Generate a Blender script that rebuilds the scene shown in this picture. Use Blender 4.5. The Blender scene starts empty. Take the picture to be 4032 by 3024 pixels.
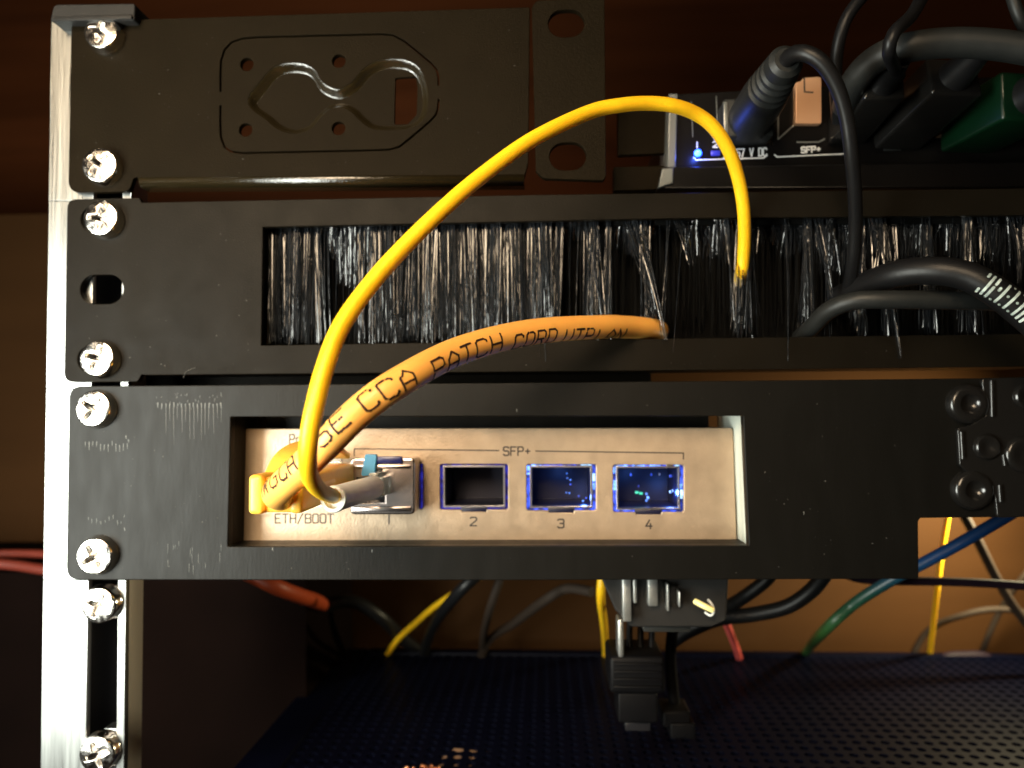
import bpy, bmesh, math, random
from mathutils import Vector, Matrix
random.seed(7)
S = bpy.context.scene
COL = S.collection
MM = 0.001

# ------------------------------------------------------------------ camera
FPX, CX, CY = 2900.0, 2016.0, 1512.0          # focal length and centre in photograph pixels
YAW, PITCH, ROLL = math.radians(2.6), math.radians(2.3), math.radians(0.4)
fwd = Vector((-math.sin(YAW) * math.cos(PITCH), math.cos(YAW) * math.cos(PITCH), math.sin(PITCH)))
r0 = fwd.cross(Vector((0, 0, 1))).normalized()
u0 = r0.cross(fwd).normalized()
rgt = r0 * math.cos(ROLL) - u0 * math.sin(ROLL)
upv = u0 * math.cos(ROLL) + r0 * math.sin(ROLL)
CAM = -fwd * 172.6                              # mm; the rack's front plane is y = 0
cd = bpy.data.cameras.new('camera')
co = bpy.data.objects.new('camera', cd); COL.objects.link(co)
m3 = Matrix((rgt, upv, -fwd)).transposed()
co.matrix_world = Matrix.Translation(CAM * MM) @ m3.to_4x4()
cd.sensor_width = 36.0
cd.lens = 36.0 * FPX / 4032.0
cd.clip_start, cd.clip_end = 0.005, 20.0
cd.dof.use_dof = True
cd.dof.focus_distance = 0.144
cd.dof.aperture_fstop = 15.0
S.camera = co

# ------------------------------------------------------------------ world, lamps, exposure
W = bpy.data.worlds.new('World'); S.world = W; W.use_nodes = True
bg = W.node_tree.nodes['Background']
bg.inputs[0].default_value = (0.30, 0.20, 0.13, 1)
bg.inputs[1].default_value = 0.03
S.view_settings.view_transform = 'Standard'
S.view_settings.look = 'None'
S.view_settings.exposure = 0.0
S.view_settings.gamma = 1.0

def area(name, loc, target, size, power, color, spread=180):
    l = bpy.data.lights.new(name, 'AREA'); l.shape = 'RECTANGLE'
    l.size, l.size_y = size[0] * MM, size[1] * MM
    l.energy = power; l.color = color; l.spread = math.radians(spread)
    o = bpy.data.objects.new(name, l); COL.objects.link(o)
    o.location = Vector(loc) * MM
    o.rotation_euler = (Vector(target) - Vector(loc)).to_track_quat('-Z', 'Y').to_euler()
    return o
area('lamp_key', (-205, -185, -40), (-70, 0, -20), (110, 170), 1.75, (0.97, 1.0, 0.90))
area('lamp_room', (-130, -370, 170), (-42, 0, 12), (230, 170), 0.33, (1.0, 0.76, 0.50), 46)
area('lamp_wall', (196, 112, -34), (135, 165, -80), (10, 10), 0.46, (1.0, 0.86, 0.52))

# ------------------------------------------------------------------ helpers
def at(px, py, y):
    """world point (mm) seen at a photograph pixel, at depth y"""
    d = fwd * FPX + rgt * (px - CX) - upv * (py - CY)
    t = (y - CAM.y) / d.y
    return CAM + d * t
def xz(pts, y): return [(at(a, b, y).x, at(a, b, y).z) for a, b in pts]

def rounded(pts, r, n=6):
    """polygon with rounded corners; r one number or one per corner"""
    out = []; k = len(pts)
    for i in range(k):
        p = Vector(pts[i]); a = Vector(pts[i - 1]); b = Vector(pts[(i + 1) % k])
        rr = r[i] if isinstance(r, (list, tuple)) else r
        if rr <= 0: out.append(tuple(p)); continue
        da, db = (a - p), (b - p)
        la, lb = da.length, db.length
        da.normalize(); db.normalize()
        ang = da.angle(db)
        d = min(rr / max(math.tan(ang / 2), 1e-3), la * .48, lb * .48)
        p0, p1 = p + da * d, p + db * d
        for j in range(n + 1):
            t = j / n
            q = (1 - t) ** 2 * p0 + 2 * t * (1 - t) * p + t * t * p1
            out.append((q.x, q.y))
    return out
def circle(cx, cz, r, n=28, sx=1.0):
    return [(cx + r * sx * math.cos(2 * math.pi * i / n), cz + r * math.sin(2 * math.pi * i / n)) for i in range(n)]
def stadium(x0, x1, z0, z1, n=10):
    r = abs(z1 - z0) / 2; zc = (z0 + z1) / 2
    out = []
    for i in range(n + 1):
        a = -math.pi / 2 + math.pi * i / n; out.append((x1 - r + r * math.cos(a), zc + r * math.sin(a)))
    for i in range(n + 1):
        a = math.pi / 2 + math.pi * i / n; out.append((x0 + r + r * math.cos(a), zc + r * math.sin(a)))
    return out
def area2(p): return sum(p[i][0] * p[(i + 1) % len(p)][1] - p[(i + 1) % len(p)][0] * p[i][1] for i in range(len(p)))

def finish(name, me, mat, parent=None, smooth=True, angle=35):
    me.materials.append(mat)
    if smooth:
        me.shade_smooth()
        try: me.set_sharp_from_angle(angle=math.radians(angle))
        except Exception: pass
    o = bpy.data.objects.new(name, me); COL.objects.link(o)
    if parent is not None:
        o.parent = parent
        o.matrix_parent_inverse = Matrix.Translation(-parent.location)
    return o
def from_bm(name, bm, mat, parent=None, smooth=True, angle=35):
    bmesh.ops.scale(bm, vec=(MM, MM, MM), verts=bm.verts)
    me = bpy.data.meshes.new(name); bm.to_mesh(me); bm.free()
    return finish(name, me, mat, parent, smooth, angle)
def thing(name, label, cat, loc, group=None):
    o = bpy.data.objects.new(name, None); COL.objects.link(o)
    o.location = Vector(loc) * MM; o.empty_display_size = 0.005
    o['label'] = label; o['category'] = cat
    if group: o['group'] = group
    bpy.context.view_layer.update()
    return o
def tag(o, label, cat, group=None):
    o['label'] = label; o['category'] = cat
    if group: o['group'] = group
    return o

def plate(name, outline, holes, y0, y1, mat, parent=None, bevel=0.15):
    """flat sheet in the x-z plane from y0 (front) to y1 (back) with cut-outs and softened edges"""
    cu = bpy.data.curves.new(name, 'CURVE'); cu.dimensions = '2D'; cu.fill_mode = 'BOTH'
    for k, p in enumerate([outline] + list(holes)):
        p = list(p)
        if (area2(p) > 0) != (k == 0): p.reverse()
        sp = cu.splines.new('POLY'); sp.points.add(len(p) - 1)
        for i, (x, z) in enumerate(p): sp.points[i].co = (x * MM, z * MM, 0, 1)
        sp.use_cyclic_u = True
    th = abs(y1 - y0)
    bevel = min(bevel, th * .45)
    cu.extrude = (th / 2 - bevel) * MM
    cu.bevel_depth = bevel * MM; cu.bevel_resolution = 2
    ob = bpy.data.objects.new(name, cu)
    COL.objects.link(ob)
    dg = bpy.context.evaluated_depsgraph_get()
    me = bpy.data.meshes.new_from_object(ob.evaluated_get(dg))
    bpy.data.objects.remove(ob); bpy.data.curves.remove(cu)
    yc = (y0 + y1) / 2 * MM
    for v in me.vertices:
        x, y, z = v.co; v.co = (x, yc - z, y)
    me.name = name
    me.materials.clear()
    return finish(name, me, mat, parent, True, 30)

def bm_box(bm, lo, hi, bevel=0.0, seg=2, M=None):
    r = bmesh.ops.create_cube(bm, size=1.0)
    vs = r['verts']
    c = [(lo[i] + hi[i]) / 2 for i in range(3)]; s = [abs(hi[i] - lo[i]) for i in range(3)]
    for v in vs: v.co = Vector((v.co.x * s[0] + c[0], v.co.y * s[1] + c[1], v.co.z * s[2] + c[2]))
    if M is not None:
        for v in vs: v.co = M @ v.co
    if bevel > 0:
        es = list({e for v in vs for e in v.link_edges})
        bmesh.ops.bevel(bm, geom=es, offset=bevel, segments=seg, profile=0.5, affect='EDGES')
def box(name, lo, hi, mat, parent=None, bevel=0.3, seg=2, M=None):
    bm = bmesh.new(); bm_box(bm, lo, hi, bevel, seg, M)
    return from_bm(name, bm, mat, parent)
def pbox(name, x0, y0, x1, y1, d0, d1, mat, parent=None, bevel=0.3, seg=2):
    """box whose front face covers a pixel rectangle at depth d0 and which runs straight back to d1"""
    a = at((x0 + x1) / 2, y0, d0); b = at((x0 + x1) / 2, y1, d0)
    l = at(x0, (y0 + y1) / 2, d0); r = at(x1, (y0 + y1) / 2, d0)
    return box(name, (l.x, min(d0, d1), b.z), (r.x, max(d0, d1), a.z), mat, parent, bevel, seg)
def quad_slab(name, quad, d0, d1, mat, parent=None, bevel=0.2):
    return plate(name, xz(quad, d0), [], d0, d1, mat, parent, bevel)

def smooth_path(pts, step=1.2, closed=False):
    """Catmull-Rom through the points, resampled evenly"""
    P = [Vector(p) for p in pts]; n = len(P); out = []
    rng = range(n if closed else n - 1)
    for i in rng:
        if closed: a, b, c, d = P[i - 1], P[i], P[(i + 1) % n], P[(i + 2) % n]
        else: a, b, c, d = P[max(i - 1, 0)], P[i], P[i + 1], P[min(i + 2, n - 1)]
        k = max(2, int((c - b).length / step))
        for j in range(k):
            t = j / k
            out.append(0.5 * ((2 * b) + (c - a) * t + (2 * a - 5 * b + 4 * c - d) * t * t + (3 * b - a - 3 * c + d) * t ** 3))
    if not closed: out.append(P[-1])
    return out
def frames(path):
    T = []
    for i in range(len(path)):
        a = path[max(i - 1, 0)]; b = path[min(i + 1, len(path) - 1)]
        T.append((b - a).normalized())
    n = T[0].orthogonal().normalized(); out = []
    for i, t in enumerate(T):
        n = (n - t * n.dot(t)).normalized()
        out.append((t, n, t.cross(n)))
    return out
def bm_tube(bm, path, rad, sides=16, cap=True):
    fr = frames(path); rings = []
    for i, p in enumerate(path):
        r = rad(i / (len(path) - 1)) if callable(rad) else rad
        t, n, b = fr[i]
        rings.append([bm.verts.new(p + (n * math.cos(2 * math.pi * k / sides) + b * math.sin(2 * math.pi * k / sides)) * r) for k in range(sides)])
    for i in range(len(rings) - 1):
        for k in range(sides):
            bm.faces.new((rings[i][k], rings[i][(k + 1) % sides], rings[i + 1][(k + 1) % sides], rings[i + 1][k]))
    if cap:
        bm.faces.new(list(reversed(rings[0]))); bm.faces.new(rings[-1])
def tube(name, pts, rad, mat, parent=None, sides=16, step=1.2, raw=False):
    path = [Vector(p) for p in pts] if raw else smooth_path(pts, step)
    bm = bmesh.new(); bm_tube(bm, path, rad, sides)
    return from_bm(name, bm, mat, parent, True, 50)
def ppath(pts): return [at(a, b, y) for a, b, y in pts]

def lathe(name, p0, p1, prof, mat, parent=None, sides=32):
    """revolve profile [(t along axis mm, radius)] about the axis p0 -> p1"""
    p0 = Vector(p0); ax = (Vector(p1) - p0).normalized(); n = ax.orthogonal().normalized(); b = ax.cross(n)
    bm = bmesh.new(); rings = []
    for t, r in prof:
        rings.append([bm.verts.new(p0 + ax * t + (n * math.cos(2 * math.pi * k / sides) + b * math.sin(2 * math.pi * k / sides)) * max(r, 1e-3)) for k in range(sides)])
    for i in range(len(rings) - 1):
        for k in range(sides):
            bm.faces.new((rings[i][k], rings[i][(k + 1) % sides], rings[i + 1][(k + 1) % sides], rings[i + 1][k]))
    bm.faces.new(list(reversed(rings[0]))); bm.faces.new(rings[-1])
    bmesh.ops.recalc_face_normals(bm, faces=bm.faces)
    return from_bm(name, bm, mat, parent, True, 40)

# ---- a small stroke alphabet (cell 0..4 wide, 0..7 tall) for everything that is printed
GL = {
 'A': [[(0,0),(0,4.6),(2,7),(4,4.6),(4,0)],[(0,2.6),(4,2.6)]],
 'B': [[(0,0),(0,7),(3.3,7),(4,6.3),(4,4.3),(3.3,3.6),(0,3.6)],[(3.3,3.6),(4,2.9),(4,.7),(3.3,0),(0,0)]],
 'C': [[(4,5.8),(4,6.2),(3.2,7),(.8,7),(0,6.2),(0,.8),(.8,0),(3.2,0),(4,.8),(4,1.2)]],
 'D': [[(0,0),(0,7),(3,7),(4,6),(4,1),(3,0),(0,0)]],
 'E': [[(4,7),(0,7),(0,0),(4,0)],[(0,3.6),(3.2,3.6)]],
 'F': [[(4,7),(0,7),(0,0)],[(0,3.6),(3.2,3.6)]],
 'G': [[(4,6),(3.2,7),(.8,7),(0,6.2),(0,.8),(.8,0),(3.2,0),(4,.8),(4,3.2),(2.2,3.2)]],
 'H': [[(0,0),(0,7)],[(4,0),(4,7)],[(0,3.6),(4,3.6)]],
 'I': [[(2,0),(2,7)]],
 'L': [[(0,7),(0,0),(4,0)]],
 'N': [[(0,0),(0,7),(4,0),(4,7)]],
 'O': [[(.8,0),(0,.8),(0,6.2),(.8,7),(3.2,7),(4,6.2),(4,.8),(3.2,0),(.8,0)]],
 'P': [[(0,0),(0,7),(3.2,7),(4,6.2),(4,4.2),(3.2,3.4),(0,3.4)]],
 'R': [[(0,0),(0,7),(3.2,7),(4,6.2),(4,4.2),(3.2,3.4),(0,3.4)],[(2,3.4),(4,0)]],
 'S': [[(4,6.2),(3.2,7),(.8,7),(0,6.2),(0,4.4),(.8,3.6),(3.2,3.6),(4,2.8),(4,.8),(3.2,0),(.8,0),(0,.8)]],
 'T': [[(0,7),(4,7)],[(2,7),(2,0)]],
 'U': [[(0,7),(0,.8),(.8,0),(3.2,0),(4,.8),(4,7)]],
 'V': [[(0,7),(2,0),(4,7)]],
 'W': [[(0,7),(.9,0),(2,4.5),(3.1,0),(4,7)]],
 'o': [[(.6,0),(0,.6),(0,4.2),(.6,4.8),(3.0,4.8),(3.6,4.2),(3.6,.6),(3.0,0),(.6,0)]],
 'i': [[(2,0),(2,4.8)],[(2,6.2),(2,7)]],
 'n': [[(0,0),(0,4.8),(2.8,4.8),(3.6,4),(3.6,0)]],
 '/': [[(0,-.6),(3.6,7.4)]],
 '.': [[(1.4,0),(2.0,0)]],
 '+': [[(.4,3.4),(3.6,3.4)],[(2,1.8),(2,5)]],
 '-': [[(.4,3.4),(3.6,3.4)]],
 '1': [[(2,0),(2,7)]],
 '2': [[(0,6.2),(.8,7),(3.2,7),(4,6.2),(4,4.6),(0,.4),(0,0),(4,0)]],
 '3': [[(0,6.2),(.8,7),(3.2,7),(4,6.2),(4,4.4),(3.2,3.6),(1.6,3.6)],[(3.2,3.6),(4,2.8),(4,.8),(3.2,0),(.8,0),(0,.8)]],
 '4': [[(2.4,7),(0,2),(4,2)],[(3,4),(3,0)]],
 '5': [[(4,7),(0,7),(0,4),(3.2,4),(4,3.2),(4,.8),(3.2,0),(.8,0),(0,.8)]],
 '7': [[(0,7),(4,7),(1.4,0)]],
 '8': [[(.8,3.6),(0,4.4),(0,6.2),(.8,7),(3.2,7),(4,6.2),(4,4.4),(3.2,3.6),(.8,3.6),(0,2.8),(0,.8),(.8,0),(3.2,0),(4,.8),(4,2.8),(3.2,3.6)]],
 ' ': [],
}
def strokes(text, gap=1.6):
    out = []; x = 0
    for ch in text:
        for s in GL[ch]: out.append([(x + a, b) for a, b in s])
        x += (1.2 if ch in '.1I' else 4) + gap if ch not in '1I' else 4 + gap * .4
    return out, x - gap
def print_lines(name, polys, y, mat, parent, wid=0.28, proud=0.03):
    """printed strokes (mm, x-z) lying on a face at depth y"""
    bm = bmesh.new(); k = 0
    for poly in polys:
        for (a, b) in zip(poly[:-1], poly[1:]):
            A, B = Vector(a), Vector(b); d = B - A
            if d.length < 1e-6: continue
            d.normalize(); n = Vector((-d.y, d.x)) * wid / 2; e = d * wid * .42
            yy = y - proud - (k % 7) * .003; k += 1
            vs = [bm.verts.new((q.x, yy, q.y)) for q in (A - e - n, B + e - n, B + e + n, A - e + n)]
            bm.faces.new(vs)
    return from_bm(name, bm, mat, parent, False)
def label_text(name, text, px0, py0, px1, py1, y, mat, parent, wid=0.26, skew=0.0):
    """text filling a pixel box (left, top, right, bottom) on the face at depth y"""
    st, w = strokes(text)
    polys = []
    for s in st:
        q = []
        for a, b in s:
            u = a / w
            p = at(px0 + (px1 - px0) * u, py1 + (py0 - py1) * b / 7 + skew * u, y); q.append((p.x, p.z))
        polys.append(q)
    return print_lines(name, polys, y, mat, parent, wid)
def pix_lines(name, polys, y, mat, parent, wid=.25):
    return print_lines(name, [xz(p, y) for p in polys], y, mat, parent, wid)

# ------------------------------------------------------------------ materials
def mat(name, col, rough=.5, metal=0.0, spec=.5, var=0.0, vscale=60, bump=0.0, bscale=900, stretch=(1, 1, 1),
        rvar=0.0, emit=None, estr=0.0, coat=0.0, trans=0.0, sss=0.0, aniso=0.0, evar=0):
    m = bpy.data.materials.new(name); m.use_nodes = True
    nt = m.node_tree; b = nt.nodes['Principled BSDF']
    b.inputs['Base Color'].default_value = (*col, 1)
    b.inputs['Roughness'].default_value = rough
    b.inputs['Metallic'].default_value = metal
    b.inputs['Specular IOR Level'].default_value = spec
    b.inputs['Coat Weight'].default_value = coat
    b.inputs['Transmission Weight'].default_value = trans
    if sss:
        b.inputs['Subsurface Weight'].default_value = sss
        b.inputs['Subsurface Radius'].default_value = (1.0, .5, .2)
        b.inputs['Subsurface Scale'].default_value = 0.0015
    if aniso: b.inputs['Anisotropic'].default_value = aniso
    if emit:
        b.inputs['Emission Color'].default_value = (*emit, 1); b.inputs['Emission Strength'].default_value = estr
    tc = nt.nodes.new('ShaderNodeNewGeometry')
    mp = nt.nodes.new('ShaderNodeVectorMath'); mp.operation = 'MULTIPLY'; mp.inputs[1].default_value = stretch
    nt.links.new(tc.outputs['Position'], mp.inputs[0])
    def noise(sc, det=4):
        n = nt.nodes.new('ShaderNodeTexNoise'); n.inputs['Scale'].default_value = sc; n.inputs['Detail'].default_value = det
        nt.links.new(mp.outputs[0], n.inputs['Vector']); return n
    if var > 0:
        n = noise(vscale)
        mr = nt.nodes.new('ShaderNodeMapRange'); mr.inputs[1].default_value = .3; mr.inputs[2].default_value = .7
        mr.inputs[3].default_value = 1 - var; mr.inputs[4].default_value = 1 + var
        nt.links.new(n.outputs[0], mr.inputs[0])
        mx = nt.nodes.new('ShaderNodeVectorMath'); mx.operation = 'SCALE'; mx.inputs[0].default_value = col
        nt.links.new(mr.outputs[0], mx.inputs['Scale']); nt.links.new(mx.outputs[0], b.inputs['Base Color'])
    if rvar > 0:
        n = noise(vscale * 2.3)
        mr = nt.nodes.new('ShaderNodeMapRange'); mr.inputs[1].default_value = .3; mr.inputs[2].default_value = .7
        mr.inputs[3].default_value = max(.03, rough - rvar); mr.inputs[4].default_value = min(1, rough + rvar)
        nt.links.new(n.outputs[0], mr.inputs[0]); nt.links.new(mr.outputs[0], b.inputs['Roughness'])
    if evar > 0:
        n = noise(evar, 2)
        mr = nt.nodes.new('ShaderNodeMapRange'); mr.inputs[1].default_value = .38; mr.inputs[2].default_value = .66
        mr.inputs[3].default_value = estr * .12; mr.inputs[4].default_value = estr * 1.5
        nt.links.new(n.outputs[0], mr.inputs[0]); nt.links.new(mr.outputs[0], b.inputs['Emission Strength'])
    if bump > 0:
        n = noise(bscale, 3)
        bp = nt.nodes.new('ShaderNodeBump'); bp.inputs['Strength'].default_value = bump; bp.inputs['Distance'].default_value = 0.0003
        nt.links.new(n.outputs[0], bp.inputs['Height']); nt.links.new(bp.outputs[0], b.inputs['Normal'])
    return m
M = {}
M['steel_top'] = mat('black_powder_coat', (.0074, .0052, .0026), .46, 0, .02, .10, 90, .35, 2600)
M['steel_mid'] = mat('black_satin_coat', (.0060, .0047, .0030), .46, 0, .055, .14, 60, .22, 2600, rvar=.06)
M['printed'] = mat('printed_black_plastic', (.0044, .0041, .0034), .45, 0, .13, .07, 70, .10, 900, stretch=(2, 1, .5), rvar=.04)
M['gloss_black'] = mat('glossy_black_metal', (.008, .0075, .007), .22, 0, .5, 0, 60, .10, 1200)
M['alu'] = mat('brushed_aluminium', (.29, .30, .295), .32, 1.0, .5, .05, 120, .12, 500, stretch=(6, 1, .15), rvar=.06)
M['alu_side'] = mat('raw_aluminium_side', (.55, .50, .46), .5, .7, .5, .08, 200, .1, 900, stretch=(1, 1, .2))
M['slot_dark'] = mat('dark_channel', (.006, .007, .010), .35)
M['cap'] = mat('cap_plastic', (.014, .0135, .013), .55, 0, .2, .1, 200, .15, 1500)
M['chrome'] = mat('zinc_plated_steel', (.93, .90, .86), .15, 1.0, .5, .04, 400, .42, 330, rvar=.07)
M['wood'] = mat('dark_wood', (.090, .0250, .0075), .7, 0, .05, .25, 14, .1, 300, stretch=(.3, 1, 4))
M['board'] = mat('brown_board', (.041, .0178, .0060), .7, 0, .05, .10, 20, .1, 500, stretch=(.5, 1, 2.5))
M['box'] = mat('dark_brown_box', (.0036, .0017, .0013), .9, 0, .03, .2, 30)
M['face'] = mat('satin_silver_paint', (.365, .275, .190), .40, .4, .5, .09, 220, .22, 1700, rvar=.08)
M['ink'] = mat('black_ink', (.025, .018, .014), .6)
M['ink_brown'] = mat('dark_brown_ink', (.035, .012, .005), .8)
M['white_ink'] = mat('white_ink', (.62, .62, .60), .6)
M['grey_ink'] = mat('grey_green_ink', (.42, .50, .47), .7, 0, .3, .3, 700)
M['yellow'] = mat('yellow_fibre_jacket', (.98, .56, .012), .42, 0, .45, .05, 500, .25, 2200, sss=.15)
M['orange'] = mat('orange_cord_jacket', (1.0, .485, .105), .42, 0, .45, .05, 260, .12, 1200, sss=.15)
M['orange_plug'] = mat('orange_soft_plastic', (1.0, .52, .07), .36, 0, .45, .06, 200, .1, 700, sss=.6)
M['boot'] = mat('white_boot', (.95, .90, .84), .42, 0, .4, .05, 250, .1, 900, sss=.1)
M['cream'] = mat('white_boot_rim', (.90, .88, .82), .35, sss=.1)
M['module'] = mat('module_metal', (.46, .41, .40), .24, 1.0, .5, .06, 250, .05, 900)
M['module_dark'] = mat('module_black', (.012, .012, .014), .25)
M['blue_tab'] = mat('light_blue_plastic', (.055, .24, .42), .4)
M['navy'] = mat('navy_plastic', (.012, .016, .10), .3)
M['clear'] = mat('clear_plastic', (.80, .84, .80), .12, 0, .5, trans=.7)
M['cage'] = mat('port_cage_metal', (.50, .48, .50), .30, 1.0)
M['dark_in'] = mat('port_interior', (.005, .006, .024), .4, 0, .4)  # recess shade and blue LED glow are put into this colour
M['shield'] = mat('port_shield', (.72, .68, .62), .24, 1.0, .5, .1, 300)
M['gold'] = mat('gold_contact', (.85, .62, .28), .3, 1.0)
M['glow0'] = mat('blue_light_pipe_dim', (.01, .01, .06), .25, emit=(.025, .025, .34), estr=1.0, evar=650)
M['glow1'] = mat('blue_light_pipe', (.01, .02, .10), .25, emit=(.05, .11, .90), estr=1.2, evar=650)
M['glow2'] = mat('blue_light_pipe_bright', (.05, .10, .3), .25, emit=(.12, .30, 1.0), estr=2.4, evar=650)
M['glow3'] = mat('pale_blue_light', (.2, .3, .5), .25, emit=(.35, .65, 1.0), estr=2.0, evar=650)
M['glowg'] = mat('green_glint', (.05, .3, .2), .25, emit=(.05, .85, .45), estr=.8)
M['led'] = mat('blue_led', (.1, .2, .6), .3, emit=(.012, .07, 1.0), estr=12.0)
M['led_dim'] = mat('dim_blue_led', (.02, .02, .2), .3, emit=(.03, .05, .6), estr=.5)
M['bristle'] = mat('black_nylon_bristle', (.014, .016, .019), .16, 0, 1.0, .6, 900, .22, 1300, stretch=(1, 1, .25), rvar=.09)
M['bristle_back'] = mat('bristle_shade_black', (.0035, .0034, .0032), .9, 0, .05)  # rear row: slot shade put into a near-black colour without sheen
M['rubber'] = mat('black_cable_rubber', (.006, .006, .0065), .42, 0, .28, .1, 300, .1, 900)
M['rubber_grey'] = mat('dark_grey_cable', (.013, .014, .0135), .48, 0, .35, .15, 300, .15, 900)
M['switch'] = mat('switch_black_plastic', (.0035, .0030, .0028), .35, 0, .12, .1, 100, .1, 1200)
M['edge'] = mat('switch_rim', (.20, .21, .20), .30, .5)
M['tan_in'] = mat('port_copper_lining', (.62, .36, .21), .4, .3)
M['green'] = mat('green_plastic', (.0014, .012, .0045), .3, 0, .5, .4, 60)
M['red'] = mat('red_cable', (.13, .018, .009), .5)
M['orange_red'] = mat('orange_red_cable', (.42, .06, .015), .5)
M['pink'] = mat('pink_red_cable', (.70, .10, .09), .5)
M['purple'] = mat('dark_purple_cable', (.010, .005, .010), .6, 0, .15)
M['grey_cable'] = mat('brown_grey_cable', (.026, .018, .013), .7, 0, .15)
M['case'] = mat('blue_lit_case', (.0006, .0011, .0052), .5, 0, .06, .1, 60)  # black metal; the blue LED glow is put into the base colour
M['fin'] = mat('metal_fin', (.60, .62, .60), .35, .9, .5, .15, 300, .2, 700)
M['copper'] = mat('copper_wire', (.90, .40, .22), .3, 1.0)
M['card'] = mat('brown_card', (.24, .145, .09), .7, 0, .3, .15, 150)
M['scratch'] = mat('scuff_mark', (.14, .145, .135), .6)
M['matte_black'] = mat('matte_black_plastic', (.0028, .0028, .0034), .5, 0, .10, .1, 200, .15, 900)
M['teal'] = mat('blue_green_lit_jacket', (.02, .1, .2), .4)  # blue to green lighting put into the jacket colour by height
nt = M['teal'].node_tree
g = nt.nodes.new('ShaderNodeNewGeometry'); sx = nt.nodes.new('ShaderNodeSeparateXYZ'); cr = nt.nodes.new('ShaderNodeValToRGB'); mr = nt.nodes.new('ShaderNodeMapRange')
nt.links.new(g.outputs['Position'], sx.inputs[0]); nt.links.new(sx.outputs['Z'], mr.inputs[0])
mr.inputs[1].default_value = at(3240, 2490, 62).z * MM; mr.inputs[2].default_value = at(3650, 2200, 40).z * MM
nt.links.new(mr.outputs[0], cr.inputs[0])
cr.color_ramp.elements[0].color = (.028, .085, .018, 1); cr.color_ramp.elements[1].color = (.006, .042, .15, 1)
e = cr.color_ramp.elements.new(.55); e.color = (.010, .060, .042, 1)
nt.links.new(cr.outputs[0], nt.nodes['Principled BSDF'].inputs['Base Color'])

# ------------------------------------------------------------------ the setting
def setting(name, lo, hi, m, bevel=0.0):
    o = box(name, lo, hi, m, None, bevel); o['kind'] = 'structure'; return o
BOARD_Y = 168
zt = at(200, 840, BOARD_Y).z
setting('wall', (-520, 330, -400), (520, 340, 420), M['wood'])
setting('board', (-420, BOARD_Y, -320), (460, BOARD_Y + 12, zt), M['board'], .6)
setting('ground', (-520, -60, -402), (520, 330, -396), M['wood'])

# ------------------------------------------------------------------ aluminium rack post
post = thing('rack_post', 'silver brushed aluminium rack post with a dark vertical slot, at the left', 'rack post', at(300, 3000, 4))
YP = 2.2                                            # post front plane, behind the panels
def lerp(pts, y):
    for (a, b), (c, d) in zip(pts[:-1], pts[1:]):
        if y <= c or (c, d) == pts[-1]:
            return b + (d - b) * (y - a) / (c - a)
Lft = [(60, 203), (1500, 184), (3100, 160)]
SlL = [(60, 372), (1500, 358), (2290, 346), (3100, 333)]
SlR = [(60, 494), (1500, 477), (2290, 467), (3100, 458)]
Rgt = [(60, 524), (1500, 503), (2290, 493), (3100, 486)]
marks = [70, 791, 1531, 2284, 3100]
for s, (A, B) in enumerate(((Lft, SlL), (SlR, Rgt))):
    for i in range(4):
        y0, y1 = marks[i] + (3 if i else 0), marks[i + 1] - (3 if i < 3 else 0)
        quad_slab('face_strip', [(lerp(A, y0), y0), (lerp(B, y0), y0), (lerp(B, y1), y1), (lerp(A, y1), y1)], YP, YP + 1.6, M['alu'], post, .18)
def strip(name, A, B, y0, y1, d0, d1, m, bev=.1, dx0=0, dx1=0):
    return quad_slab(name, [(lerp(A, y0) + dx0, y0), (lerp(B, y0) + dx1, y0), (lerp(B, y1) + dx1, y1), (lerp(A, y1) + dx0, y1)], d0, d1, m, post, bev)
strip('flange', SlR, Rgt, 80, 3100, YP + 1.6, YP + 9.5, M['alu_side'], .1, 6, -2)
strip('side_wall', Lft, SlL, 80, 3100, YP + 1.6, YP + 10, M['alu_side'], .1, 8, -105)
strip('channel_back', Lft, Rgt, 80, 3100, YP + 10, YP + 11, M['slot_dark'], .1, 12, -14)

capt = thing('post_cap', 'black plastic end cap on top of the silver post', 'end cap', at(365, 78, 0))
plate('cap_body', rounded(xz([(203, 78), (215, 22), (526, 18), (524, 74)], -2.5), [.3, 1.2, .4, .3]), [], -2.5, 16, M['cap'], capt, .35)
pbox('cap_lip', 208, 60, 518, 79, -3.0, -2.4, M['cap'], capt, .2)

# ------------------------------------------------------------------ top embossed panel
p1 = thing('blank_panel', 'top black steel panel with a pressed hourglass recess and four holes', 'rack panel', at(1100, 740, 0))
def px_round(pts, rpx): return rounded(pts, rpx)
out1 = [(283, 78), (506, 70), (526, 100), (546, 104), (552, 78), (2084, 30), (2078, 640), (2062, 700), (552, 712), (540, 694), (524, 700), (506, 752), (270, 757)]
o1 = xz(px_round(out1, [38, 4, 6, 6, 3, 4, 8, 8, 4, 6, 10, 30, 46]), 0)
hg = [(993,390),(1025,348),(1085,280),(1155,264),(1220,281),(1262,340),(1326,368),(1391,342),(1448,279),(1513,250),(1590,252),(1638,280),(1664,342),(1668,407),(1650,462),(1600,490),(1481,492),(1432,464),(1391,425),(1343,405),(1286,417),(1245,456),(1212,492),(1155,508),(1099,492),(1056,456),(1003,418)]
hgs = [(v.x, v.y) for v in smooth_path([(a, b, 0) for a, b in hg], 14, True)]
def offset(poly, d):
    sgn = 1 if area2(poly) > 0 else -1; out = []
    n = len(poly)
    for i in range(n):
        a, b = Vector(poly[i - 1]), Vector(poly[(i + 1) % n]); t = (b - a).normalized()
        out.append((poly[i][0] + sgn * t.y * d, poly[i][1] - sgn * t.x * d))
    return out
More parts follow.
